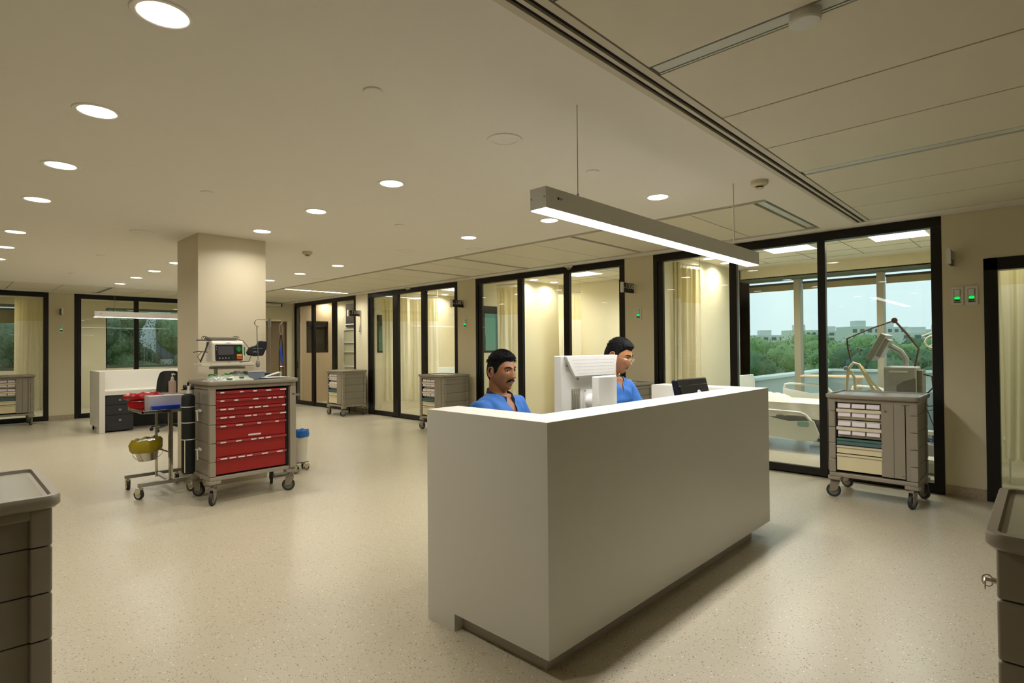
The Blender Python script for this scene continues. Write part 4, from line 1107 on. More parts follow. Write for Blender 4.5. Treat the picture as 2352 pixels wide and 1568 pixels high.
MB().cyl((0, 0, .205), (0, 0, .225), .018).cyl((0, 0, .225), (0, 0, .26), .006).tube([(-.012, 0, .262), (.02, 0, .266), (.05, 0, .258)], .008).build('pump', M_plw, t)
t = thing('storage_box', 'small beige carton behind the soap bottle', 'box', (-6.87, 1.83, zt - .011))
MB().box(-.05, .05, -.10, .08, 0, .13).build('carton', mat('beige_carton', '#b5a586', .6), t)
t = thing('forceps', 'steel forceps resting over the carton edge on the trolley', 'forceps', (-6.5, 1.72, zt + .136))
MB().tube([(.05, -.15, .02), (-.02, .0, .012), (-.05, .08, .006)], .004).tube([(.02, -.12, .03), (-.03, .0, .012), (-.05, .08, .006)], .003).build('forceps_arm', M_chrome, t)

# ================================================================== MONITORS ON THE DESKS
mo = thing('computer_monitor', 'white computer monitor seen from behind on the counter desk', 'monitor', (-1.90, 2.62, .752), PI / 2 + R(-4))
# local: back faces -y, width along x
H0 = .265
MB().box(-.245, .245, .0, .055, H0 - .04, H0 + .385).build('case', M_plw, mo, bev=.006)
MB().prism([(-.15, H0 + .27), (.20, H0 + .27), (.235, H0 + .384), (-.225, H0 + .384)], 'xz', -.018, .001).build('vent_hood', mat('monitor_white2', '#eeede8', .35), mo, bev=.003)
vd = MB()
for r_ in range(5):
    for i in range(26 - r_):
        vd.box(-.17 + r_ * .012 + i * .0145, -.167 + r_ * .012 + i * .0145, -.0186, -.0178, H0 + .36 - r_ * .019, H0 + .3625 - r_ * .019)
vd.build('vent_hole', mat('vent_grey', '#8a8984', .6), mo)
MB().box(-.235, .235, .0551, .057, H0 - .03, H0 + .37).build('screen', M_dark, mo)
MB().box(-.06, .05, -.006, .0, H0 + .05, H0 + .19).build('mount_plate', M_alu, mo)
MB().cyl((-.01, -.055, H0 + .125), (-.01, 0, H0 + .125), .042, n=28).build('tilt_hinge', M_plw, mo)
MB().prism([(-.05, -.05), (.12, -.05), (.12, -.10), (.04, -.115), (-.05, -.10)], 'xy', .0, H0 + .268).build('stand_neck', M_plw, mo, bev=.008)
MB().prism(rrect(-.14, .16, -.20, .08, .05), 'xy', 0, .02).build('stand_foot', M_plw, mo, bev=.004)
lb = MB().box(-.165, -.09, -.0015, 0, H0 + .02, H0 + .20).build('rating_label', mat('grey_rating_label', '#9c9886', .5), mo)
lx_ = MB()
for i in range(7): lx_.box(-.158 + i * .009, -.155 + i * .009, -.0022, -.0015, H0 + .03 + .01 * (i % 3), H0 + .19 - .02 * (i % 2))
lx_.box(-.145, -.138, -.0022, -.0015, H0 + .035, H0 + .095).build('label_print', mat('label_print', '#55524a', .5), lb)
sc = MB()
for x, z in ((-.205, .33), (-.11, .255), (.13, .255), (-.055, .185), (-.055, .055)): sc.cyl((x, -.008, H0 + z), (x, 0, H0 + z), .005, n=10)
sc.build('screw', M_steel, mo)
MB().cyl((.215, -.0025, H0 + .25), (.215, 0, H0 + .25), .012, n=16).build('lock_slot', M_dark, mo)
m2 = thing('computer_monitor', 'black monitor with a round logo at the far end of the counter', 'monitor', (-1.84, 3.82, .752), PI / 2)
Mt = T(0, 0, .30) @ Matrix.Rotation(R(-13), 4, 'X')
MB().box(-.235, .235, -.01, .035, -.16, .17, Mt).build('case', mat('glossy_black', '#121213', .18), m2, bev=.012, seg=3)
MB().box(-.215, .215, -.018, -.008, -.15, .12, Mt).build('back_bulge', mat('glossy_black', '#121213', .18), m2, bev=.006)
MB().box(-.22, .22, .0351, .037, -.15, .16, Mt).build('screen', M_dark, m2)
lg = MB().lathe([(.030, 0), (.034, 0), (.034, .001), (.030, .001)], n=36, M=Mt @ T(.05, -.018, .045) @ Matrix.Rotation(PI / 2, 4, 'X'))
lg.text('DELL', .022, Mt @ T(.05, -.0186, .045) @ Matrix.Rotation(PI / 2, 4, 'X'))
lg.build('round_logo', mat('silver_logo', '#cfd0cc', .3), m2)
MB().box(-.03, .03, -.05, -.02, .01, .28).prism(rrect(-.11, .11, -.13, .09, .03), 'xy', 0, .012).build('stand', M_dark, m2, bev=.004)

# ================================================================== CHAIRS
def chair(loc, rz, lab, sh=.50, bh=.98):
    """office chair facing -y"""
    t = thing('office_chair', lab, 'chair', loc, rz, group='black office chairs')
    MB().prism(rrect(-.24, .24, -.23, .23, .08), 'xy', sh - .07, sh).build('seat', M_dark, t, bev=.025, seg=3)
    vs = []; n = 12
    for i in range(n + 1):
        for j in range(n + 1):
            u, v = i / n * 2 - 1, j / n
            wd = .225 * (1 - .28 * v ** 3) * math.sqrt(max(0, 1 - .15 * abs(u) ** 4))
            vs.append((u * wd, .245 + .05 * v - .06 * u * u, sh + .12 + v * (bh - sh - .12) - .035 * (u ** 4) * v))
    m = len(vs)
    vs2 = [(x, y + .028, z) for x, y, z in vs]
    fs = [(i * (n + 1) + j, (i + 1) * (n + 1) + j, (i + 1) * (n + 1) + j + 1, i * (n + 1) + j + 1) for i in range(n) for j in range(n)]
    fs += [tuple(q + m for q in reversed(f)) for f in fs]
    ed = [i * (n + 1) for i in range(n + 1)] + [n * (n + 1) + j for j in range(1, n + 1)] + [i * (n + 1) + n for i in range(n - 1, -1, -1)] + [j for j in range(n - 1, 0, -1)]
    fs += [(ed[k], ed[(k + 1) % len(ed)], ed[(k + 1) % len(ed)] + m, ed[k] + m) for k in range(len(ed))]
    MB().add(vs + vs2, fs).build('backrest', M_dark, t, ang=60)
    MB().box(-.03, .03, .24, .30, sh - .05, sh + .3).box(-.03, .03, .0, .27, sh - .09, sh - .06).build('back_bracket', M_dark, t, bev=.005)
    MB().cyl((0, 0, .1), (0, 0, sh - .07), .028).build('gas_lift', M_steel, t)
    for k in range(5):
        a = k * 2 * PI / 5 + .3
        c, s_ = math.cos(a), math.sin(a)
        MB().tube([(.03 * c, .03 * s_, .11), (.16 * c, .16 * s_, .095), (.29 * c, .29 * s_, .075)], [.022, .018, .014]).build('base_leg', M_dark, t)
        MB().cyl((.29 * c - .012 * s_, .29 * s_ + .012 * c, .03), (.29 * c + .012 * s_, .29 * s_ - .012 * c, .03), .03).build('caster', M_dark, t)
    return t
# ================================================================== PEOPLE
def sstep(a, b, x):
    t = min(1, max(0, (x - a) / (b - a))); return t * t * (3 - 2 * t)
def gau(x, s): return math.exp(-(x / s) ** 2 / 2)
def head_pt(th, ph, off=0.0, lean=1.0):
    """head surface; th azimuth from the nose (-y), ph elevation"""
    ct, st_, cp, sp_ = math.cos(th), math.sin(th), math.cos(ph), math.sin(ph)
    a, c = .0755, .119
    b = .093 if ct > 0 else .100
    k_ = sstep(0, .55, -sp_)
    ex = .88 - .22 * k_; ey = .88 - (.50 * k_ if ct > 0 else 0)
    z = c * sp_
    ey = ex + (ey - ex) * max(0, ct)
    x = a * st_ * (abs(cp) ** ex); y = -b * ct * (abs(cp) ** ey)
    s = sstep(.0, 1.0, (-.05 - z / c) / .95)
    x *= (1 - .34 * s * lean)
    if y > 0: y *= (1 - .42 * s)
    else: y *= (1 - .06 * s)
    x *= 1 - .05 * sstep(.3, 1, z / c)
    if ct > 0:
        f = ct ** .5
        ax = abs(x)
        d = 0.0
        # nose: bridge to tip
        if -.048 < z < .03:
            k = (.03 - z) / .062
            prof = (.004 + .022 * max(0, k) ** 1.25) if z > -.032 else .026 * (1 - sstep(-.032, -.044, z))if False else (.004 + .022 * max(0, min(1, k)) ** 1.25) * (1 if z > -.032 else max(0, 1 - ((-.032 - z) / .014) ** 1.3))
            d += prof * gau(x, .0075 + .0055 * max(0, min(1, k)))
        d += .007 * gau(ax - .013, .006) * gau(z + .034, .006)          # nostrils
        d -= .0095 * gau(ax - .031, .0135) * gau(z - .010, .0085)       # sockets
        d += .0040 * gau(ax - .027, .020) * gau(z - .029, .007)         # brow ridge
        d += .0042 * gau(ax - .047, .014) * gau(z + .018, .014)         # cheek bone
        d -= .0030 * gau(ax - .040, .010) * gau(z + .052, .014)         # hollow cheek
        d += .0060 * gau(x, .019) * gau(z + .0565, .0042)               # upper lip
        d += .0065 * gau(x, .016) * gau(z + .0685, .0048)               # lower lip
        d -= .0035 * gau(x, .022) * gau(z + .0625, .0022)               # mouth line
        d -= .0030 * gau(x, .014) * gau(z + .081, .006)
        d += .0085 * gau(x, .018) * gau(z + .101, .010)                 # chin
        y -= d * f
    p = Vector((x, y, z))
    if off:
        nrm = Vector((x / a ** 2, y / b ** 2, z / c ** 2)).normalized()
        p += nrm * off
    return p
def face_pt(x, z, off=0.001):
    c = .119; ph = math.asin(max(-1, min(1, z / c)))
    s = sstep(.0, 1.0, (-.05 - z / c) / .95)
    th = math.asin(max(-1, min(1, x / (.0755 * math.cos(ph) ** (.88 - .22 * sstep(0, .55, -z / c)) * (1 - .34 * s)))))
    p = head_pt(th, ph); p.y -= off
    return p

def make_person(label, loc, rz, sh, skin, lean, Mhead_rot, head_off, arms, hair, moustache, glasses, name_text, collar):
    """seated adult facing -y, seat height sh"""
    ML = T(0, .04, sh + .08) @ Matrix.Rotation(R(lean), 4, 'X') @ T(0, -.04, -sh - .08)
    b = MB()
    # torso rings: (z, half width, half depth, y centre)
    rings = [(.0, .165, .12, .03), (.06, .175, .13, .03), (.14, .165, .122, .02), (.24, .150, .112, .01), (.33, .163, .118, .0), (.42, .178, .120, .0), (.475, .185, .108, .005), (.515, .165, .088, .010), (.545, .115, .070, .012), (.565, .075, .062, .012)]
    n = 32; vs = []
    for z, a, d, yc in rings:
        for i in range(n):
            t = 2 * PI * i / n
            ct, st_ = math.cos(t), math.sin(t)
            vs.append(ML @ Vector((a * abs(ct) ** .85 * (1 if ct > 0 else -1), yc + d * abs(st_) ** .85 * (1 if st_ > 0 else -1), sh + z)))
    m = len(rings)
    b.add(vs, [(k * n + i, k * n + (i + 1) % n, (k + 1) * n + (i + 1) % n, (k + 1) * n + i) for k in range(m - 1) for i in range(n)] + [tuple(range(n))[::-1], tuple(range((m - 1) * n, m * n))])
    nb = ML @ Vector((0, .012, sh + .52)); hb = Vector(head_off)
    nk = hb + Mhead_rot @ Vector((0, .032, -.045))
    b.tube([nb + Vector((0, .012, 0)), nb.lerp(nk, .45) + Vector((0, .006, 0)), nk], [.070, .056, .056], n=24)
    MH = T(*head_off) @ Mhead_rot
    NA, NE = 120, 84
    hv = [MH @ head_pt(2 * PI * i / NA - PI, -PI / 2 + PI * j / NE) for j in range(NE + 1) for i in range(NA)]
    b.add(hv, [(j * NA + i, j * NA + (i + 1) % NA, (j + 1) * NA + (i + 1) % NA, (j + 1) * NA + i) for j in range(NE) for i in range(NA)])
    for s_ in (-1, 1):                                   # ears
        pts = [MH @ Vector((s_ * (.0745 + .010 * (1 + math.sin(a)) * .5 + .004), .014 + .017 * math.sin(a), -.002 + .030 * math.cos(a))) for a in [2 * PI * i / 20 for i in range(20)]]
        b.tube(pts, .0052, n=8, closed=True)
        b.tube([MH @ Vector((s_ * .070, .010, -.004)), MH @ Vector((s_ * .0815, .017, -.003))], [.022, .014], n=12)
    bones = [('torso', ML @ Vector((0, .02, sh + .05)), ML @ Vector((0, .0, sh + .50)), .15), ('neck', ML @ Vector((0, .01, sh + .60)), hb, .055)]
    for s_, (el, wr, fi) in zip((-1, 1), arms):
        shd = ML @ Vector((s_ * .172, .008, sh + .478))
        el, wr = Vector(el), Vector(wr)
        b.tube([ML @ Vector((s_ * .10, .01, sh + .475)), shd, shd.lerp(el, .3), shd.lerp(el, .6), el], [.06, .064, .056, .046, .041], n=20)
        b.tube([el, el.lerp(wr, .3), el.lerp(wr, .75), wr], [.041, .043, .031, .026], n=20)
        bones += [('upper', shd, el, .05), ('fore', el, wr, .035)]
        # hand: palm and five curled fingers
        d = (Vector(fi) - wr).normalized(); side = d.cross(Vector((0, 0, 1))).normalized() * s_; upv = side.cross(d) * s_
        pc = wr + d * .085
        b.tube([wr, wr + d * .03], [.026, .027], n=16)
        for k, q in enumerate((-.030, -.011, .010, .030)):
            b.tube([wr + d * .02 + side * q * .55, wr + d * .055 + side * q * .9, pc + side * q], [.013, .0135, .0115], n=10)
        for k, (q, L) in enumerate(((-.030, .062), (-.011, .074), (.010, .079), (.030, .070))):
            c = .30 + .10 * k
            base = pc + side * q; p1_ = base + (d * math.cos(c * .5) - Vector((0, 0, 1)) * math.sin(c * .5)) * L * .45
            p2_ = p1_ + (d * math.cos(c * 1.6) - Vector((0, 0, 1)) * math.sin(c * 1.6)) * L * .32
            p3_ = p2_ + (d * math.cos(c * 2.4) - Vector((0, 0, 1)) * math.sin(c * 2.4)) * L * .24
            b.tube([base, p1_, p2_, p3_], [.0095, .0088, .0080, .0066], n=10)
        tb = wr + d * .03 + side * -.028
        b.tube([wr + d * .015 + side * -.012, tb + side * -.008, tb + d * .03 + side * -.024, tb + d * .055 + side * -.022], [.015, .013, .0105, .008], n=10)
        bones.append(('hand', wr, pc + d * .06, .03))
    for s_ in (-1, 1):
        hp, kn, an = Vector((s_ * .095, .0, sh + .075)), Vector((s_ * .12, -.43, sh + .045)), Vector((s_ * .12, -.40, .10))
        b.tube([hp, hp.lerp(kn, .5), kn], [.095, .083, .063], n=20)
        b.tube([kn, kn.lerp(an, .3), kn.lerp(an, .7), an], [.06, .058, .045, .040], n=20)
        b.tube([an + Vector((0, .05, -.055)), an + Vector((0, -.05, -.055)), an + Vector((0, -.16, -.065))], [.036, .040, .030], n=16)
        bones += [('thigh', hp, kn, .08), ('shin', kn, an + Vector((0, 0, .03)), .05), ('foot', an + Vector((0, .04, -.05)), an + Vector((0, -.17, -.06)), .035)]
    # fuse into one surface
    me = bpy.data.meshes.new('person'); me.from_pydata(b.v, [], b.f)
    bm = bmesh.new(); bm.from_mesh(me); bmesh.ops.recalc_face_normals(bm, faces=bm.faces); bm.to_mesh(me); bm.free()
    tmp = bpy.data.objects.new('tmp', me); C.objects.link(tmp)
    rm = tmp.modifiers.new('r', 'REMESH'); rm.mode = 'VOXEL'; rm.voxel_size = .0042
    bpy.context.view_layer.update()
    me2 = bpy.data.meshes.new_from_object(tmp.evaluated_get(bpy.context.evaluated_depsgraph_get()))
    bpy.data.objects.remove(tmp)
    bm = bmesh.new(); bm.from_mesh(me2)
    MHi = MH.inverted()
    low = [v for v in bm.verts if (MHi @ v.co).z < -.085 or (MHi @ v.co).length > .15]
    for _ in range(5): bmesh.ops.smooth_vert(bm, verts=low, factor=.5, use_axis_x=True, use_axis_y=True, use_axis_z=True)
    bmesh.ops.smooth_vert(bm, verts=bm.verts, factor=.5, use_axis_x=True, use_axis_y=True, use_axis_z=True)
    bm.normal_update(); bm.to_mesh(me2)
    me2.name = 'person'; me2.materials.clear(); me2.materials.append(skin); me2.shade_smooth()
    body = bpy.data.objects.new('person', me2); C.objects.link(body)
    body.location = loc; body.rotation_euler = (0, 0, rz)
    tag(body, label, 'person')
    # clothing grown from the same surface
    def cls(p):
        best = None
        for nm, a, c_, r in bones:
            ab = c_ - a; t = max(0, min(1, (p - a).dot(ab) / ab.length_squared))
            q = (p - (a + ab * t)).length - r
            if best is None or q < best[0]: best = (q, nm, t)
        return best
    MLi = ML.inverted()
    kinds = {'shirt': set(), 'trousers': set(), 'shoe': set()}
    info = {}
    for v in bm.verts:
        p = v.co
        if (MHi @ p).length < .10: continue
        q, nm, t = cls(p)
        info[v.index] = (nm, t)
    def vneck(p):
        l = MLi @ p
        zz = l.z - sh
        if math.hypot(l.x, l.y - .012) < .080 and zz > .49: return True
        v0 = .405 if collar else .475
        return l.y < .02 and zz > v0 and abs(l.x) < (zz - v0) * .33
    for f in bm.faces:
        ii = [info.get(v.index) for v in f.verts]
        if any(i is None for i in ii): continue
        cnt = f.calc_center_median(); l = MLi @ cnt
        nm, t = ii[0]
        if nm in ('torso', 'upper') or (nm == 'thigh' and l.z > sh + .10):
            if nm == 'upper' and t > .66: continue
            if nm == 'torso' and l.z < sh + .02: pass
            if nm != 'upper' and vneck(cnt): continue
            kinds['shirt'].add(f)
        if nm in ('thigh', 'shin') or (nm == 'torso' and l.z < sh + .09): kinds['trousers'].add(f)
        if nm == 'foot': kinds['shoe'].add(f)
    for part, m_, off in (('shirt', M_blue, .010), ('trousers', M_blue, .007), ('shoe', M_dark, .008)):
        fs_ = kinds[part]; idx = {}; vv = []; ff = []
        for f in fs_:
            for v in f.verts:
                if v.index not in idx:
                    idx[v.index] = len(vv)
                    nm, t = info[v.index]
                    p = v.co
                    o_ = off + (.014 * sstep(.15, .7, t) if nm == 'upper' and part == 'shirt' else 0)
                    fold = .006 * noise.noise(Vector((p.x * 9, p.y * 9, p.z * 5 + 3))) + .004 * math.sin(p.x * 40 + p.z * 28 + 5 * noise.noise(p * 7)) * (1 if part != 'shoe' else 0)
                    vv.append(p + v.normal * (o_ + max(-.003, fold)))
            ff.append(tuple(idx[v.index] for v in f.verts))
        me3 = bpy.data.meshes.new(part); me3.from_pydata(vv, [], ff)
        b3 = bmesh.new(); b3.from_mesh(me3)
        for _ in range(4): bmesh.ops.smooth_vert(b3, verts=b3.verts, factor=.5, use_axis_x=True, use_axis_y=True, use_axis_z=True)
        b3.to_mesh(me3); b3.free()
        me3.shade_smooth(); me3.materials.append(m_)
        o = bpy.data.objects.new(part, me3); C.objects.link(o); o.parent = body
        if part == 'shirt' and name_text:
            MB().text(name_text, .022, ML @ T(.075, -.131, sh + .40) @ Matrix.Rotation(PI / 2, 4, 'X') @ Matrix.Rotation(R(6), 4, 'Y'), .0006).build('name_embroidery', M_navy, o)
    bm.free()
    if collar:
        vs = []; n = 48
        for k in range(n + 1):
            a = R(22) + (2 * PI - R(44)) * k / n
            fr = (1 + math.cos(a)) / 2
            for r_, dz in ((.079, -.006), (.073, .034), (.078, .035), (.085, -.008)):
                vs.append(ML @ Vector(((r_ + .004 * fr) * math.sin(a), .012 - r_ * 1.0 * math.cos(a) - .012 * fr, sh + .562 + dz - .042 * fr ** 1.5)))
        fs = [(k * 4 + i, k * 4 + (i + 1) % 4, (k + 1) * 4 + (i + 1) % 4, (k + 1) * 4 + i) for k in range(n) for i in range(4)] + [(0, 1, 2, 3), (n * 4 + 3, n * 4 + 2, n * 4 + 1, n * 4)]
        MB().add(vs, fs).build('collar', M_navy, body, ang=60)
    # eyes, brows
    for s_ in (-1, 1):
        c = face_pt(s_ * .031, .010); c.y += .0092
        ev = MB().lathe([(.0115 * math.sin(a), -.0115 * math.cos(a)) for a in [PI * i / 12 for i in range(13)]], n=20, M=MH @ T(*c) @ Matrix.Rotation(PI / 2, 4, 'X'))
        e = ev.build('eye', mat('eye_white', '#b9b0a4', .2), body)
        MB().cyl(MH @ Vector((c.x, c.y - .0095, c.z - .0012)), MH @ Vector((c.x, c.y - .0122, c.z - .0012)), .0052, n=16).build('iris', mat('dark_iris', '#120a06', .15), e)
        lid = MB()
        lid.tube([MH @ Vector((c.x + .0125 * math.cos(a), c.y - .0105 * math.sin(a) ** .5 - .0005, c.z + .0042 * math.sin(a) - .0008)) for a in [.05 + (PI - .1) * i / 10 for i in range(11)]], .0016, n=6)
        lid.build('upper_eyelid', M_hair, body)
        MB().tube([MH @ Vector((c.x + .0135 * math.cos(a), c.y - .0108 * math.sin(a) ** .5 - .0002, c.z + .0068 * math.sin(a) + .0002)) for a in [.05 + (PI - .1) * i / 10 for i in range(11)]], .0024, n=6).tube([MH @ Vector((c.x + .0135 * math.cos(a), c.y - .0104 * math.sin(a) ** .5 - .0002, c.z - .0058 * math.sin(a) - .0006)) for a in [.05 + (PI - .1) * i / 10 for i in range(11)]], .0022, n=6).build('eyelid_fold', skin, body)
        br = MB().tube([MH @ face_pt(s_ * x, z, .0015) for x, z in ((.011, .0245), (.020, .0285), (.030, .031), (.041, .0295), (.050, .0245))], [.0022, .0036, .0036, .0028, .0012], n=8)
        br.build('eyebrow', M_hair, body)
    MB().tube([MH @ face_pt(x, z, -.001) for x, z in ((-.022, -.0620), (-.011, -.0570), (0, -.0580), (.011, -.0570), (.022, -.0620))], [.001, .0032, .003, .0032, .001], n=8).tube([MH @ face_pt(x, z, -.001) for x, z in ((-.021, -.0635), (-.010, -.0680), (0, -.0690), (.010, -.0680), (.021, -.0635))], [.001, .0036, .004, .0036, .001], n=8).build('lips', mat('brown_lips', '#6a3d30', .45), body)
    if moustache:
        mm = MB()
        for s_ in (-1, 1):
            mm.tube([MH @ face_pt(s_ * x, z, .002) for x, z in ((.0, -.0475), (.010, -.0480), (.020, -.0515), (.028, -.0580), (.031, -.0660))], [.0045, .0055, .0052, .0042, .0016], n=10)
        mm.build('moustache', M_hair, body)
    # hair
    def hline(th):
        a = abs(math.degrees(th))
        P_ = hair['line']
        for (a0, z0), (a1, z1) in zip(P_[:-1], P_[1:]):
            if a <= a1: return z0 + (z1 - z0) * (a - a0) / (a1 - a0)
        return P_[-1][1]
    NA, NE = 140, 90
    hm = MB(); idx = {}
    rnd = random.Random(3)
    for j in range(NE + 1):
        for i in range(NA):
            th = 2 * PI * i / NA - PI; ph = -PI / 2 + PI * j / NE
            base = head_pt(th, ph); e_ = base.z - hline(th)
            if e_ > -.004:
                vol = hair['side'] + (hair['top'] - hair['side']) * sstep(.03, .10, base.z)
                if abs(math.degrees(th)) < 60: vol += hair['front'] * sstep(.05, .08, base.z) * (1 - sstep(.085, .112, base.z))
                o_ = vol * sstep(-.004, .016, e_) * (1 + .22 * noise.noise(Vector((th * 5, base.z * 60, 1))) + .12 * noise.noise(Vector((th * 16, base.z * 130, 7)))) + .0006
                idx[(i, j)] = len(hm.v); hm.v.append(tuple(MH @ head_pt(th, ph, o_)))
    for j in range(NE):
        for i in range(NA):
            q = [(i, j), ((i + 1) % NA, j), ((i + 1) % NA, j + 1), (i, j + 1)]
            if all(k in idx for k in q): hm.f.append(tuple(idx[k] for k in q))
    for k in range(hair['spikes']):
        th = rnd.uniform(-PI, PI); ph = rnd.uniform(R(25), R(86))
        base = head_pt(th, ph)
        if base.z < hline(th) + .006: continue
        p = head_pt(th, ph, hair['top'] * .7); q = head_pt(th + rnd.uniform(-.12, .12), ph + rnd.uniform(-.1, .1), hair['top'] + rnd.uniform(.004, hair['len']))
        q += Vector((rnd.uniform(-.004, .004), hair['comb'] * rnd.uniform(.3, 1), 0))
        hm.cyl(MH @ p, MH @ q, .0022, .0004, n=4, caps=False)
    hm.build('hair', M_hair, body, ang=50)
    if glasses:
        gl = MB()
        for s_ in (-1, 1):
            cx = s_ * .033
            yy = face_pt(.02, .0).y - .014
            gl.tube([MH @ Vector((cx + .022 * math.cos(a), yy + .0 + .004 * abs(math.cos(a)), -.002 + .0155 * math.sin(a))) for a in [2 * PI * i / 28 for i in range(28)]], .0011, n=6, closed=True)
            gl.tube([MH @ Vector((s_ * .055, yy + .003, .004)), MH @ Vector((s_ * .073, yy + .03, .003)), MH @ Vector((s_ * .079, .01, .004))], .0011, n=6)
        gl.tube([MH @ Vector((-.011, yy, .0)), MH @ Vector((0, yy - .004, .003)), MH @ Vector((.011, yy, .0))], .0012, n=6)
        go = gl.build('eyeglasses', M_chrome, body)
        for s_ in (-1, 1):
            MB().prism([(s_ * .033 + .0215 * math.cos(2 * PI * i / 24), -.002 + .015 * math.sin(2 * PI * i / 24)) for i in range(24)], 'xz', yy + .001, yy + .002, MH).build('lens', M_glass, go)
    return body

HA = dict(line=[(0, .066), (30, .068), (48, .060), (62, .040), (72, .0), (82, -.012), (88, .020), (104, .028), (113, -.02), (125, -.06), (180, -.078)], side=.006, top=.017, front=.006, spikes=1100, len=.006, comb=-.004)
HB = dict(line=[(0, .060), (22, .066), (40, .068), (55, .052), (68, .036), (76, .0), (84, -.006), (90, .022), (104, .026), (116, -.01), (135, -.05), (180, -.068)], side=.009, top=.016, front=.005, spikes=500, len=.003, comb=.006)
a1 = R(97)
hx, hy = -2.455, 2.455
Ro = RZ(a1)
o1 = Vector((hx, hy, 0)) - (Ro @ Vector((0, -.035, 0)))
make_person('person with a moustache in blue top with navy collar, left of the white monitor', (o1.x, o1.y, 0), a1, .60, M_skin1, 3,
            RZ(R(-6)) @ Matrix.Rotation(R(2), 4, 'X'), (0, -.035, 1.303),
            [((-.235, -.13, .80), (-.15, -.36, .79), (-.10, -.5, .78)), ((.235, -.13, .80), (.16, -.36, .79), (.12, -.5, .78))], HA, True, False, None, True)
a2 = R(86)
hx, hy = -2.215, 3.40
Ro = RZ(a2)
o2 = Vector((hx, hy, 0)) - (Ro @ Vector((0, -.15, 0)))
make_person('person with eyeglasses in blue top looking down, right of the white monitor', (o2.x, o2.y, 0), a2, .69, M_skin2, 12,
            RZ(R(13)) @ Matrix.Rotation(R(17), 4, 'X'), (0, -.15, 1.385),
            [((-.25, -.20, .86), (-.18, -.43, .79), (-.12, -.55, .78)), ((.25, -.22, .86), (.20, -.45, .79), (.16, -.58, .78))], HB, False, True, 'Ashok', False)
chair((o1.x, o1.y, 0), a1 - .25, 'black office chair of the person with the moustache', .535, 1.07)
chair((o2.x - .02, o2.y, 0), a2, 'black office chair of the person with eyeglasses', .625, 1.12)
chair((-11.55, 2.98, 0), R(75), 'black office chair at the far left counter beside the pillar', .50, 1.07)

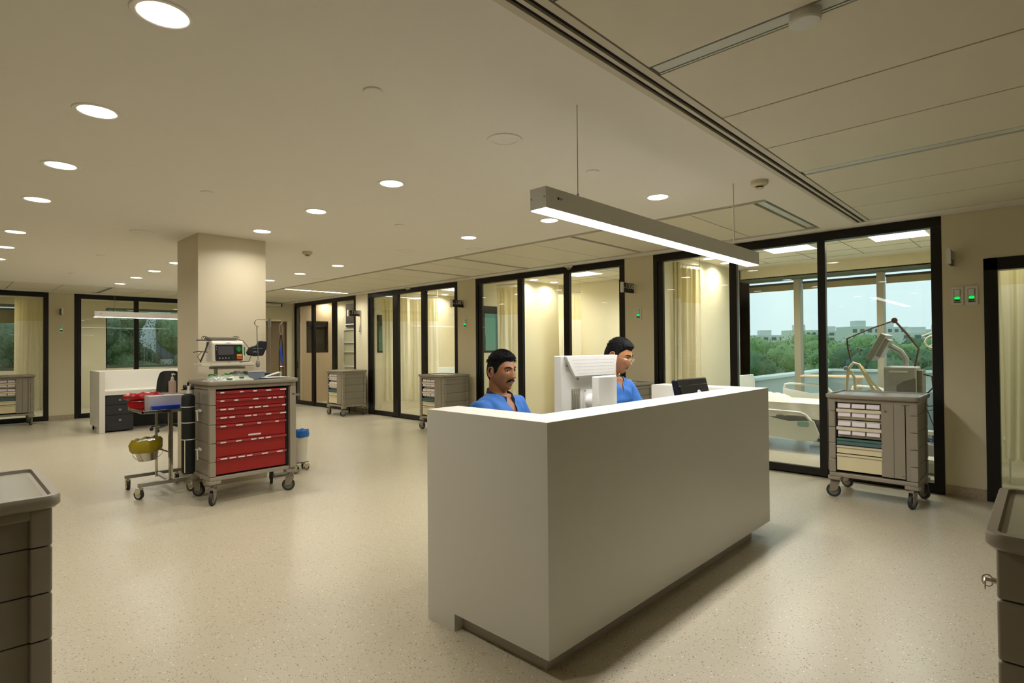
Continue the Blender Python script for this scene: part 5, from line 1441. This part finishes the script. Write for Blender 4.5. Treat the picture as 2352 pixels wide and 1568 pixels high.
# ================================================================== BEDS, CURTAINS, MACHINES IN THE ROOMS
def rail_shape(L, h0, h1, slot=True):
    o = [(0, h0 + .05), (.03, h0), (L - .18, h0 - .03), (L - .04, h0 - .02), (L, h0 + .06), (L - .09, h1 - .12), (L - .16, h1 - .02), (L - .22, h1), (.12, h1 + .02), (.04, h1 + .01), (0, h1 - .05)]
    return o
def make_bed(loc, rz, lab):
    """long axis x, near side -y"""
    t = thing('hospital_bed', lab, 'bed', loc, rz, group='white hospital beds')
    MB().box(-1.0, 1.0, -.44, .44, .38, .50).box(-.8, .8, -.3, .3, .20, .38).build('bed_base', mat('bed_base_grey', '#6d6e66', .5), t, bev=.02)
    MB().prism(rrect(-.98, .98, -.43, .43, .08), 'xy', .50, .66).build('mattress', M_sheet, t, bev=.03, seg=3)
    # sheet hanging over the near side
    vs = []; nx = 60; nz_ = 8
    for i in range(nx + 1):
        for j in range(nz_ + 1):
            x = -.9 + 1.85 * i / nx; k = j / nz_
            y = -.438 - .012 * math.sin(x * 17 + 2 * math.sin(x * 5)) * k - .01 * k
            vs.append((x, y, .662 - k * (.19 + .02 * math.sin(x * 9))))
    top = len(vs)
    for i in range(nx + 1): vs.append((-.9 + 1.85 * i / nx, .40, .664))
    fs = [(i * (nz_ + 1) + j, (i + 1) * (nz_ + 1) + j, (i + 1) * (nz_ + 1) + j + 1, i * (nz_ + 1) + j + 1) for i in range(nx) for j in range(nz_)] + [(i * (nz_ + 1), (i + 1) * (nz_ + 1), top + i + 1, top + i) for i in range(nx)]
    MB().add(vs, fs).build('sheet', M_sheet, t)
    for sx_, h in ((-1, 1.0), (1, .86)):
        x0, x1_ = sorted((sx_ * 1.02, sx_ * 1.055))
        MB().prism([(-.44, .45), (.44, .45), (.46, h - .12), (.40, h), (-.40, h), (-.46, h - .12)], 'yz', x0, x1_).build('headboard' if sx_ < 0 else 'footboard', M_bed, t, bev=.012)
    for y, xa, L in ((-.52, -.62, .78), (.50, -.62, .78), (.50, .30, .55), (-.52, -1.0 + 1.3, .001)):
        if L < .01: continue
        near = y < 0
        h0, h1 = (.20, .545) if near else (.58, .86)
        fr = MB()
        o = [(xa + a, z) for a, z in rail_shape(L, h0, h1)]
        # panel with a hand slot: build as lower plate plus a rim tube
        low = [(xa, h0 + .05), (xa + .03, h0), (xa + L - .18, h0 - .03), (xa + L - .04, h0 - .02), (xa + L, h0 + .06), (xa + L - .07, h1 - .10), (xa + L * .5, h1 - .13), (xa + .08, h1 - .08), (xa, h1 - .06)]
        fr.prism(low, 'xz', y, y + .035)
        fr.tube([(xa + .015, y + .0175, h1 - .08), (xa + .03, y + .0175, h1 - .01), (xa + .10, y + .0175, h1 + .005), (xa + L - .24, y + .0175, h1 - .005), (xa + L - .17, y + .0175, h1 - .03), (xa + L - .09, y + .0175, h1 - .12)], .019, n=10)
        ro = fr.build('side_rail', M_bed, t, bev=.008)
        if near:
            MB().prism(rrect(xa + L - .27, xa + L - .12, h1 - .19, h1 - .12, .03), 'xz', y - .003, y).build('control_patch', mat('blue_green_patch', '#7fa6a0', .4), ro)
            MB().text('Hi-Lo', .032, T(xa + L - .195, y - .004, h1 - .155) @ Matrix.Rotation(PI / 2, 4, 'X')).build('patch_print', mat('patch_print', '#1d5a6a', .5), ro) if False else None
    for x in (-.85, .62):
        MB().box(x - .09, x + .09, -.40, .40, .12, .17).build('foot_beam', mat('bed_base_light', '#9ea095', .5), t, bev=.01)
        for y in (-.36, .36): caster(t, x, y, r=.06, ang=.5, hub=M_bed, w=.035)
    return t
bd = make_bed((-2.35, 8.62, 0), 0, 'white hospital bed behind the right glass front, between counter and cart')
for loc, rz, lab in [((-5.45, 8.40, 0), PI, 'white hospital bed inside room 1306, rail seen behind the monitor'), ((-9.35, 8.35, 0), 0, 'white hospital bed inside room 1307, seen above the cart'), ((-12.05, 7.36, 0), PI, 'white hospital bed inside room 1308 under the grey board')]:
    q_ = dup(bd, loc, rz, label=lab)
    if loc[0] < -12: q_.scale = (.78, 1, 1)
t = thing('blanket', 'folded white blanket lying on the bed behind the right glass', 'blanket', (-2.95, 8.45, .662), .2)
crumple(0, 0, .32, .22, .13, 44).build('folded_blanket', M_sheet, t)
t = thing('overbed_table', 'tan topped overbed table over the right room bed', 'table', (-2.3, 9.25, 0), .15)
MB().prism(rrect(-.42, .42, -.2, .2, .04), 'xy', .98, 1.0).build('table_top', mat('tan_laminate', '#c9b28a', .35), t, bev=.004)
MB().box(.28, .36, -.04, .04, .1, .98).box(-.3, .36, -.25, -.2, .04, .09).box(-.3, .36, .2, .25, .04, .09).box(.28, .36, -.25, .25, .05, .10).build('table_stand', M_plw2, t, bev=.004)
t = thing('flow_meter', 'low blue and white bench with dark top beyond the bed', 'bench', (-1.55, 9.55, 0))
MB().box(-.35, .75, -.15, .2, .05, .80).build('bench_body', mat('blue_grey_bench', '#6f8a90', .5), t, bev=.01)
t['label'] = 'blue grey cabinet under the right window behind the bed'; t['category'] = 'cabinet'; t.name = 'low_cabinet'

# ventilator
M_vent = mat('ventilator_plastic', '#a0a39f', .45); M_ventd = mat('ventilator_dark', '#6b6a64', .5)
v = thing('ventilator', 'grey ventilator with tilted display behind the right glass front', 'ventilator', (-1.24, 8.0, 0), 0)
MB().box(-.18, .14, -.16, .18, .78, 1.19).build('body_case', M_vent, v, bev=.02, seg=3)
MB().prism([(-.05, .80), (.135, .80), (.135, 1.06), (.02, 1.02), (-.05, .97)], 'xz', -.166, -.158).build('dark_side_panel', M_ventd, v, bev=.002)
MB().box(-.12, .06, -.17, -.16, 1.12, 1.14).build('handle_lip', M_plw2, v, bev=.003)
MB().box(.14, .19, -.1, .16, .82, 1.15).build('rear_block', M_ventd, v, bev=.01)
MB().cyl((-.02, 0, .25), (-.02, 0, .80), .06).box(-.2, .18, -.2, .2, .17, .24).build('stand_column', M_vent, v, bev=.01)
ds = T(-.24, -.02, 1.42) @ Matrix.Rotation(R(27), 4, 'Y')
MB().box(-.03, .03, -.20, .20, -.17, .17, ds).box(.03, .08, -.13, .13, -.10, .13, ds).box(-.034, -.03, -.18, .18, -.14, .15, ds).build('display', M_vent, v, bev=.012)
MB().tube([(-.14, 0, 1.44), (-.03, 0, 1.37), (.02, 0, 1.28), (.02, 0, 1.2)], .032).build('display_arm', M_vent, v)
MB().tube([(.10, .05, 1.19), (.14, .05, 1.40), (.04, .04, 1.56), (-.09, .02, 1.74)], .012).tube([(-.09, .02, 1.74), (-.30, -.1, 1.65), (-.545, -.2, 1.53)], .009).tube([(-.545, -.2, 1.53), (-.535, -.2, 1.40), (-.50, -.2, 1.24)], .009).build('support_arm', mat('bronze_arm', '#5b4c40', .4, metal=.6), v)
kb = MB().lathe([(.0001, -.02), (.03, -.018), (.035, 0), (.03, .018), (.0001, .02)], M=T(-.09, .02, 1.74) @ Matrix.Rotation(PI / 2, 4, 'X'), n=10).build('arm_knob', mat('bronze_arm', '#5b4c40'), v)
MB().tube([(-.555, -.2, .88), (-.55, -.2, 1.02), (-.53, -.2, 1.16), (-.48, -.2, 1.23), (-.42, -.2, 1.21), (-.34, -.2, 1.05), (-.27, -.18, .88), (-.2, -.16, .84)], .018, n=12).tube([(-.46, -.2, .87), (-.47, -.2, 1.05), (-.51, -.2, 1.13)], .016, n=12).tube([(-.40, -.18, 1.19), (-.31, -.16, 1.02), (-.22, -.14, .90)], .014, n=12).build('breathing_hose', mat('cream_hose', '#e0d6ac', .5), v)
MB().lathe([(.0001, -.03), (.025, -.02), (.03, .0), (.025, .02), (.0001, .03)], c=(-.56, -.2, 1.16)).build('water_trap', mat('violet_clear', '#a79fb8', .2, alpha=.8), v)
hz = MB()
hz.tube([(.19, 0, 1.10), (.27, -.02, 1.08), (.28, -.03, .95), (.22, 0, .88)], .008).tube([(.18, -.05, .86), (.24, -.1, .74), (.33, -.1, .76), (.36, -.1, .88)], .007).tube([(.16, -.05, .84), (.22, -.12, .68), (.32, -.12, .72), (.38, -.1, .84)], .006)
hz.tube([(.10, -.1, .7), (.16, -.14, .45), (.26, -.14, .33), (.36, -.14, .40)], .010).tube([(.12, -.1, .6), (.18, -.16, .40), (.30, -.16, .36)], .007).tube([(.2, -.1, .8), (.28, -.12, .55), (.34, -.14, .4)], .005)
hz.build('black_hose', M_dark, v)
for a in (.8, 2.3, 3.9, 5.5): caster(v, .22 * math.cos(a), .22 * math.sin(a), r=.05, ang=a, hub=M_vent, w=.03)
t = thing('infusion_stand', 'dark stand with cream bar and clamps behind the ventilator', 'stand', (-1.0, 8.35, 0))
MB().cyl((0, 0, .05), (0, 0, 1.62), .012).box(-.2, .2, -.02, .02, .04, .07).box(-.02, .02, -.2, .2, .04, .07).build('pole', M_steel, t)
MB().tube([(.0, 0, 1.60), (.0, -.03, 1.45), (-.03, -.05, 1.42)], .01).tube([(-.10, -.03, 1.55), (.05, -.03, 1.62), (.18, -.05, 1.72)], .006).tube([(.07 * math.cos(a), -.05, 1.48 + .07 * math.sin(a)) for a in [2 * PI * i / 20 for i in range(20)]], .010, closed=True).build('hose_loop', M_plw2, t)
t = thing('suction_jar', 'blue lidded suction jar low beside the ventilator', 'jar', (-.90, 7.75, 0))
MB().cyl((0, 0, .36), (0, 0, .44), .05).build('jar', M_bluepl, t)
MB().box(-.09, .05, -.06, .06, .44, .48).build('lid', M_plw, t)
MB().box(-.12, .08, -.1, .1, .02, .34).build('stand', M_vent, t, bev=.02)
t = thing('foot_stool', 'low pale step behind the lower right glass', 'stool', (-.93, 7.35, 0))
MB().box(-.15, .12, -.12, .12, .20, .24).box(-.15, -.12, -.12, .12, 0, .2).box(.09, .12, -.12, .12, 0, .2).build('step', M_bed, t, bev=.006)

# curtains
def curtain(pts, z0, z1, lab, folds=9, amp=.035, netz=.5, loc=(0, 0, 0)):
    """wavy hospital curtain along the polyline, net strip on top"""
    t = thing('hospital_curtain', lab, 'curtain', loc)
    P = [Vector((a, b, 0)) for a, b in pts]
    seg = [(P[i + 1] - P[i]).length for i in range(len(P) - 1)]; L = sum(seg)
    N = folds * 12
    def at(u):
        d = u * L
        for i, s_ in enumerate(seg):
            if d <= s_ or i == len(seg) - 1: return P[i].lerp(P[i + 1], d / s_), (P[i + 1] - P[i]).normalized()
            d -= s_
    for part, za, zb, m_ in (('net_top', z1 - netz, z1, M_net), ('curtain_cloth', z0, z1 - netz, M_curt)):
        vs = []; nz_ = 14
        for i in range(N + 1):
            u = i / N; p, d = at(u); nn_ = Vector((-d.y, d.x, 0))
            for j in range(nz_ + 1):
                z = za + (zb - za) * j / nz_
                k = (z1 - z) / (z1 - z0)
                q = p + nn_ * amp * (math.sin(2 * PI * folds * u + .6 * math.sin(9 * u)) * (.6 + .6 * k) + .35 * math.sin(2 * PI * folds * 1.9 * u + 2)) + d * .02 * math.sin(13 * u + 2 * k)
                zz_ = z + (.012 * math.sin(2 * PI * folds * u) if j == 0 and part == 'curtain_cloth' else 0)
                vs.append((q.x, q.y, zz_))
        fs = [(i * (nz_ + 1) + j, (i + 1) * (nz_ + 1) + j, (i + 1) * (nz_ + 1) + j + 1, i * (nz_ + 1) + j + 1) for i in range(N) for j in range(nz_)]
        MB().add(vs, fs).build(part, m_, t, ang=80)
    rl = MB().tube([(p.x, p.y, z1 + .05) for p in P], .010)
    for i in range(0, N + 1, 12):
        p, d = at(i / N); rl.cyl((p.x, p.y, z1 - .01), (p.x, p.y, z1 + .05), .003, n=6)
    for p in (P[0], P[-1]): rl.cyl((p.x, p.y, z1 + .05), (p.x, p.y, RC), .006, n=8)
    rl.build('curtain_rail', M_alu, t)
    return t
curtain([(-3.68, 6.98), (-3.60, 7.03)], .25, 2.60, 'narrow gathered cream curtain just inside room 1305 beside the dark frame', 3, .02)
curtain([(-3.80, 7.42), (-3.70, 7.86)], .25, 2.58, 'cream curtain against the side wall of room 1305 with yellow net top', 6, .03)
curtain([(-7.30, 7.18), (-6.82, 7.34)], .28, 2.55, 'cream curtain inside room 1306 beside the teal window', 6, .03)
curtain([(-10.80, 6.99), (-10.48, 7.20), (-10.30, 7.32)], .28, 2.56, 'cream curtain in the left pane of room 1307', 6, .03)
curtain([(-10.38, 7.45), (-10.0, 7.72), (-9.88, 7.85)], .28, 2.56, 'cream curtain in the middle pane of room 1307', 7, .035)
curtain([(-16.00, 1.20), (-15.6, 1.30), (-15.42, 1.60)], .22, 2.60, 'yellowish cream curtain at the far left edge', 7, .03)
curtain([(-.34, 7.34), (.6, 7.34)], .31, 2.45, 'cream curtain behind the door at the right edge', 9, .03, netz=.42)
curtain([(-7.0, 8.6), (-6.75, 9.0)], .28, 2.5, 'pale curtain edge farther inside room 1306', 3, .02)

# wall hook fittings by the side walls
for x, y, lab in ((-3.93, 7.92, '1305'), (-7.53, 7.78, '1306')):
    t = thing('wall_hook', 'small chrome fitting high on the side wall, %s' % ('behind the silver lamp' if lab == '1305' else 'above the moustached man'), 'wall fitting', (x, y, 2.56 if lab == '1305' else 2.50), 0, 'chrome wall fittings')
    MB().lathe([(.03, 0), (.03, .006), (.012, .012), (.010, .04), (.016, .045), (.012, .06)], M=Matrix.Rotation(PI / 2, 4, 'Y'), n=20).box(.05, .058, -.012, .012, -.012, .012).build('fitting', M_chrome, t)

# head wall of room 1308
h = thing('headwall_panel', 'pale medical supply panel with sockets and rails inside room 1308', 'medical panel', (-12.6, 7.95, 0))
MB().box(-1.5, 1.25, -.03, -.001, .95, 2.02).build('panel_board', mat('headwall_board', '#b9b494', .45), h)
rl = MB()
for z in (1.62, 1.36, 1.97, .96): rl.box(-1.5, 1.25, -.05, -.03, z, z + .022)
rl.build('rail', M_alu, h)
for i, x in enumerate((-.9, .15, .85)):
    s_ = MB().box(x - .07, x + .07, -.038, -.03, 1.42, 1.59).build('socket_plate', M_cream, h)
    q = MB()
    for a in (-.045, .005):
        for c_ in (1.435, 1.52): q.box(x + a, x + a + .04, -.042, -.038, c_, c_ + .05)
    q.build('socket', mat('orange_socket', '#b98a68', .5), s_)
for i, x in enumerate((-.5, -.1, .3, .7)):
    MB().cyl((x, -.03, 1.15 if i % 2 else 1.26), (x, -.07, 1.15 if i % 2 else 1.26), .022).build('gas_outlet', (M_dark, mat('yellow_outlet', '#c9a21a', .4))[i % 2], h)
MB().box(.5, .75, -.05, -.03, 1.69, 1.80).build('monitor_module', M_plw, h)
MB().lathe([(.0001, -.03), (.05, -.03), (.06, 0), (.05, .04), (.02, .07)], c=(.98, -.09, 1.17)).build('yellow_flow_jar', mat('yellow_jar', '#e0a800', .4), h)
t = thing('wall_board', 'dark grey board above the medical panel in room 1308', 'board', (-12.6, 7.95, 0))
MB().box(-1.4, 1.1, -.035, -.001, 2.06, 2.70).build('board', mat('charcoal_board', '#35333a', .4), t)
MB().box(-1.43, 1.13, -.045, -.036, 2.69, 2.72).box(1.1, 1.13, -.045, -.001, 2.03, 2.72).build('board_trim', M_alu, t)
MB().cyl((-1.3, -.09, 2.12), (.2, -.09, 2.12), .014).box(.15, .3, -.12, -.05, 2.09, 2.16).build('swing_arm', M_alu, t)
# vent machine lamp arm seen in room 1307
t = thing('ventilator', 'small ventilator arm and screen seen in the right pane of room 1307', 'ventilator', (-8.35, 7.75, 0))
MB().box(-.02, .03, -.12, .12, 1.30, 1.72).build('display', M_ventd, t, bev=.01)
MB().tube([(-.02, 0, 1.72), (-.22, -.02, 1.38), (-.15, -.04, 1.12)], .008).build('support_arm', M_dark, t)
MB().lathe([(.0001, -.04), (.05, -.02), (.03, .03), (.0001, .04)], c=(-.14, -.04, 1.10)).build('water_trap', mat('violet_clear', '#a79fb8'), t)
MB().tube([(-.18, -.04, .85), (-.16, -.04, 1.0), (-.13, -.04, 1.08), (-.10, -.04, .95)], .016).build('breathing_hose', mat('cream_hose', '#d2c48e'), t)
MB().cyl((0, 0, .1), (0, 0, 1.3), .03).box(-.2, .2, -.2, .2, .04, .12).box(-.15, .15, -.15, .15, .6, 1.0).build('stand_column', M_vent, t, bev=.01)
t = thing('overbed_table', 'tan overbed table behind the cart of room 1307', 'table', (-8.75, 7.95, 0))
MB().box(-.3, .3, -.18, .18, .98, 1.0).build('table_top', mat('tan_laminate', '#c29a62'), t)
MB().box(.2, .26, -.03, .03, .06, .98).box(-.3, .26, -.2, .2, .03, .06).build('table_stand', M_plw2, t)
for x, lab in ((-7.83, 'sheet of white papers on the cart below sign 1307'), (-4.0, 'white paper lying on the cart behind the white monitor')):
    t = thing('paper_sheet', lab, 'paper', (x - .05, 6.33, .9775), .3)
    MB().box(-.15, .15, -.1, .1, 0, .006).build('sheet', M_plw, t)
t = thing('blue_valve', 'small blue plastic valve at the left side of the half-hidden cart', 'valve', (-4.53, 6.05, .70))
MB().cyl((0, 0, -.03), (0, 0, .03), .014).cyl((-.045, 0, 0), (.055, 0, 0), .018).build('valve_body', mat('pale_blue_plastic', '#4a86ac', .4), t)
t = thing('window_stool', 'white legged stool behind the right edge curtain', 'stool', (-.1, 7.9, 0))
MB().box(-.25, .3, -.2, .2, .42, .46).build('seat', M_plw, t, bev=.005)
for x in (-.2, .0, .25):
    MB().cyl((x, -.12, 0), (x, -.12, .42), .012).build('leg', M_plw, t)
